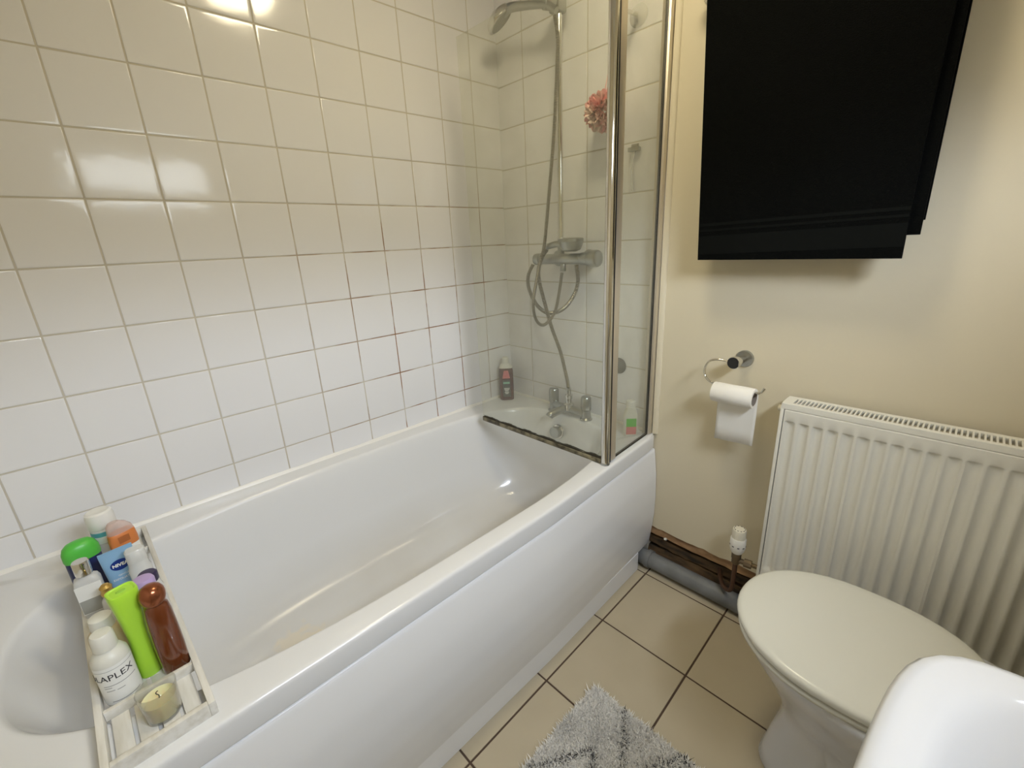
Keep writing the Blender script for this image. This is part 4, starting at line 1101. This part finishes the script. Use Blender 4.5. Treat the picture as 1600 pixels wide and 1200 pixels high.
# blue face scrub tube standing on its cap
nv = item('face_scrub_tube', -1.498, -0.352, 'light blue squeeze tube with a dark blue oval, standing on its cap', 'tube', 0.12)
bm = B(); loft(bm, [(0.0, 0.019, 0.014, 2.2), (0.018, 0.020, 0.015, 2.2)], 32); obj('cap', bm, 'white', nv)
bm = B(); loft(bm, [(0.018, 0.020, 0.0155, 2.2), (0.03, 0.0225, 0.0155, 2.3), (0.07, 0.0255, 0.011, 2.6), (0.105, 0.0275, 0.005, 4), (0.118, 0.028, 0.0012, 8), (0.124, 0.028, 0.0012, 8)], 44); obj('body', bm, 'bluelight', nv)
def tubef(x, y, d):
    z = 0.088+y
    fy = 0.0148-(z-0.03)*0.115 if z < 0.118 else 0.0016
    return Vector((x, -(max(fy, 0.0016)*math.sqrt(max(0, 1-(x/0.03)**2))+0.0009+d), z))
bm = B(); rr = []
for k, s in enumerate((0.02, 0.5, 1.0)):
    rr.append([bm.verts.new(tubef(0.016*s*math.cos(2*PI*i/32), 0.0118*s*math.sin(2*PI*i/32)+0.002, 0)) for i in range(32)])
ringfaces(bm, rr, 0, True, True); bmesh.ops.recalc_face_normals(bm, faces=bm.faces[:]); obj('oval_badge', bm, 'nvblue', nv, angle=80)
text('NIVEA', 0.0092, 'label', 'label_lettering', nv, lambda x, y, d: tubef(x, y+0.002, 0.0006+d), ext=0.0001, bold=0.0004)
text('GENTLE', 0.0048, 'label', 'label_lettering', nv, lambda x, y, d: tubef(x, y-0.020, 0.0006+d), ext=0.0001)
text('EXFOLIATING', 0.0058, 'label', 'label_lettering', nv, lambda x, y, d: tubef(x, y-0.028, 0.0006+d), ext=0.0001, bold=0.0001)
# orange tube with clear cap and white body
og = item('orange_lotion_bottle', -1.484, -0.268, 'slanted orange and white bottle with a clear pinkish cap near the tiles', 'bottle', 0.3)
bm = B(); loft(bm, [(0, 0.020, 0.013, 3), (0.003, 0.022, 0.015, 3), (0.06, 0.024, 0.015, 3, 0, 0), (0.085, 0.025, 0.014, 3)], 36); obj('body', bm, 'white', og)
bm = B(); loft(bm, [(0.085, 0.0252, 0.0142, 3), (0.10, 0.0255, 0.0145, 3), (0.118, 0.024, 0.0135, 3), (0.122, 0.019, 0.011, 3)], 36); obj('shoulder', bm, 'orange', og)
flat_label(og, -0.012, 0.008, -0.0146, 0.098, 0.113, 'orangedk')
bm = B(); loft(bm, [(0.1205, 0.0235, 0.0132, 2.8), (0.130, 0.022, 0.0125, 2.5, -0.001), (0.140, 0.0175, 0.011, 2.3, -0.004), (0.147, 0.010, 0.008, 2.2, -0.007)], 32); obj('cap', bm, 'pinkclear', og)
# frosted bottle
fb = item('frosted_bottle', -1.468, -0.395, 'small frosted translucent bottle in front of the blue tube', 'bottle')
bm = B(); loft(bm, [(0, 0.017, 0.014, 3), (0.003, 0.019, 0.016, 3), (0.085, 0.019, 0.016, 3), (0.095, 0.0165, 0.014, 2.6), (0.104, 0.016, 0.0135, 2.4)], 32); obj('body', bm, 'clear', fb)
bm = B(); loft(bm, [(0.104, 0.0165, 0.014, 3), (0.128, 0.0165, 0.014, 3), (0.131, 0.014, 0.012, 3)], 32); obj('cap', bm, 'clear', fb)
# lilac topped bottle with green contents
lc = item('lilac_capped_bottle', -1.463, -0.562, 'translucent green bottle with a lilac cap behind the brown bottle', 'bottle')
bm = B(); loft(bm, [(0, 0.018, 0.016, 2.5), (0.003, 0.0205, 0.018, 2.5), (0.10, 0.0205, 0.018, 2.5), (0.125, 0.0185, 0.0165, 2.4), (0.134, 0.015, 0.014, 2.2)], 32); obj('body', bm, 'greenclear', lc)
bm = B(); lathe(bm, [(0.0155, 0.134), (0.0165, 0.136), (0.0165, 0.148), (0.014, 0.153), (0.003, 0.155)], 32); obj('cap', bm, 'lilac', lc)
dk = item('indigo_capped_bottle', -1.457, -0.515, 'bottle with a dark indigo cap right behind the lilac capped one', 'bottle')
bm = B(); loft(bm, [(0, 0.016, 0.014, 2.5), (0.003, 0.0185, 0.016, 2.5), (0.10, 0.0185, 0.016, 2.5), (0.115, 0.014, 0.013, 2.2)], 32); obj('body', bm, 'clear', dk)
bm = B(); lathe(bm, [(0.0145, 0.115), (0.0155, 0.117), (0.0155, 0.131), (0.013, 0.134), (0.003, 0.135)], 32); obj('cap', bm, 'indigo', dk)
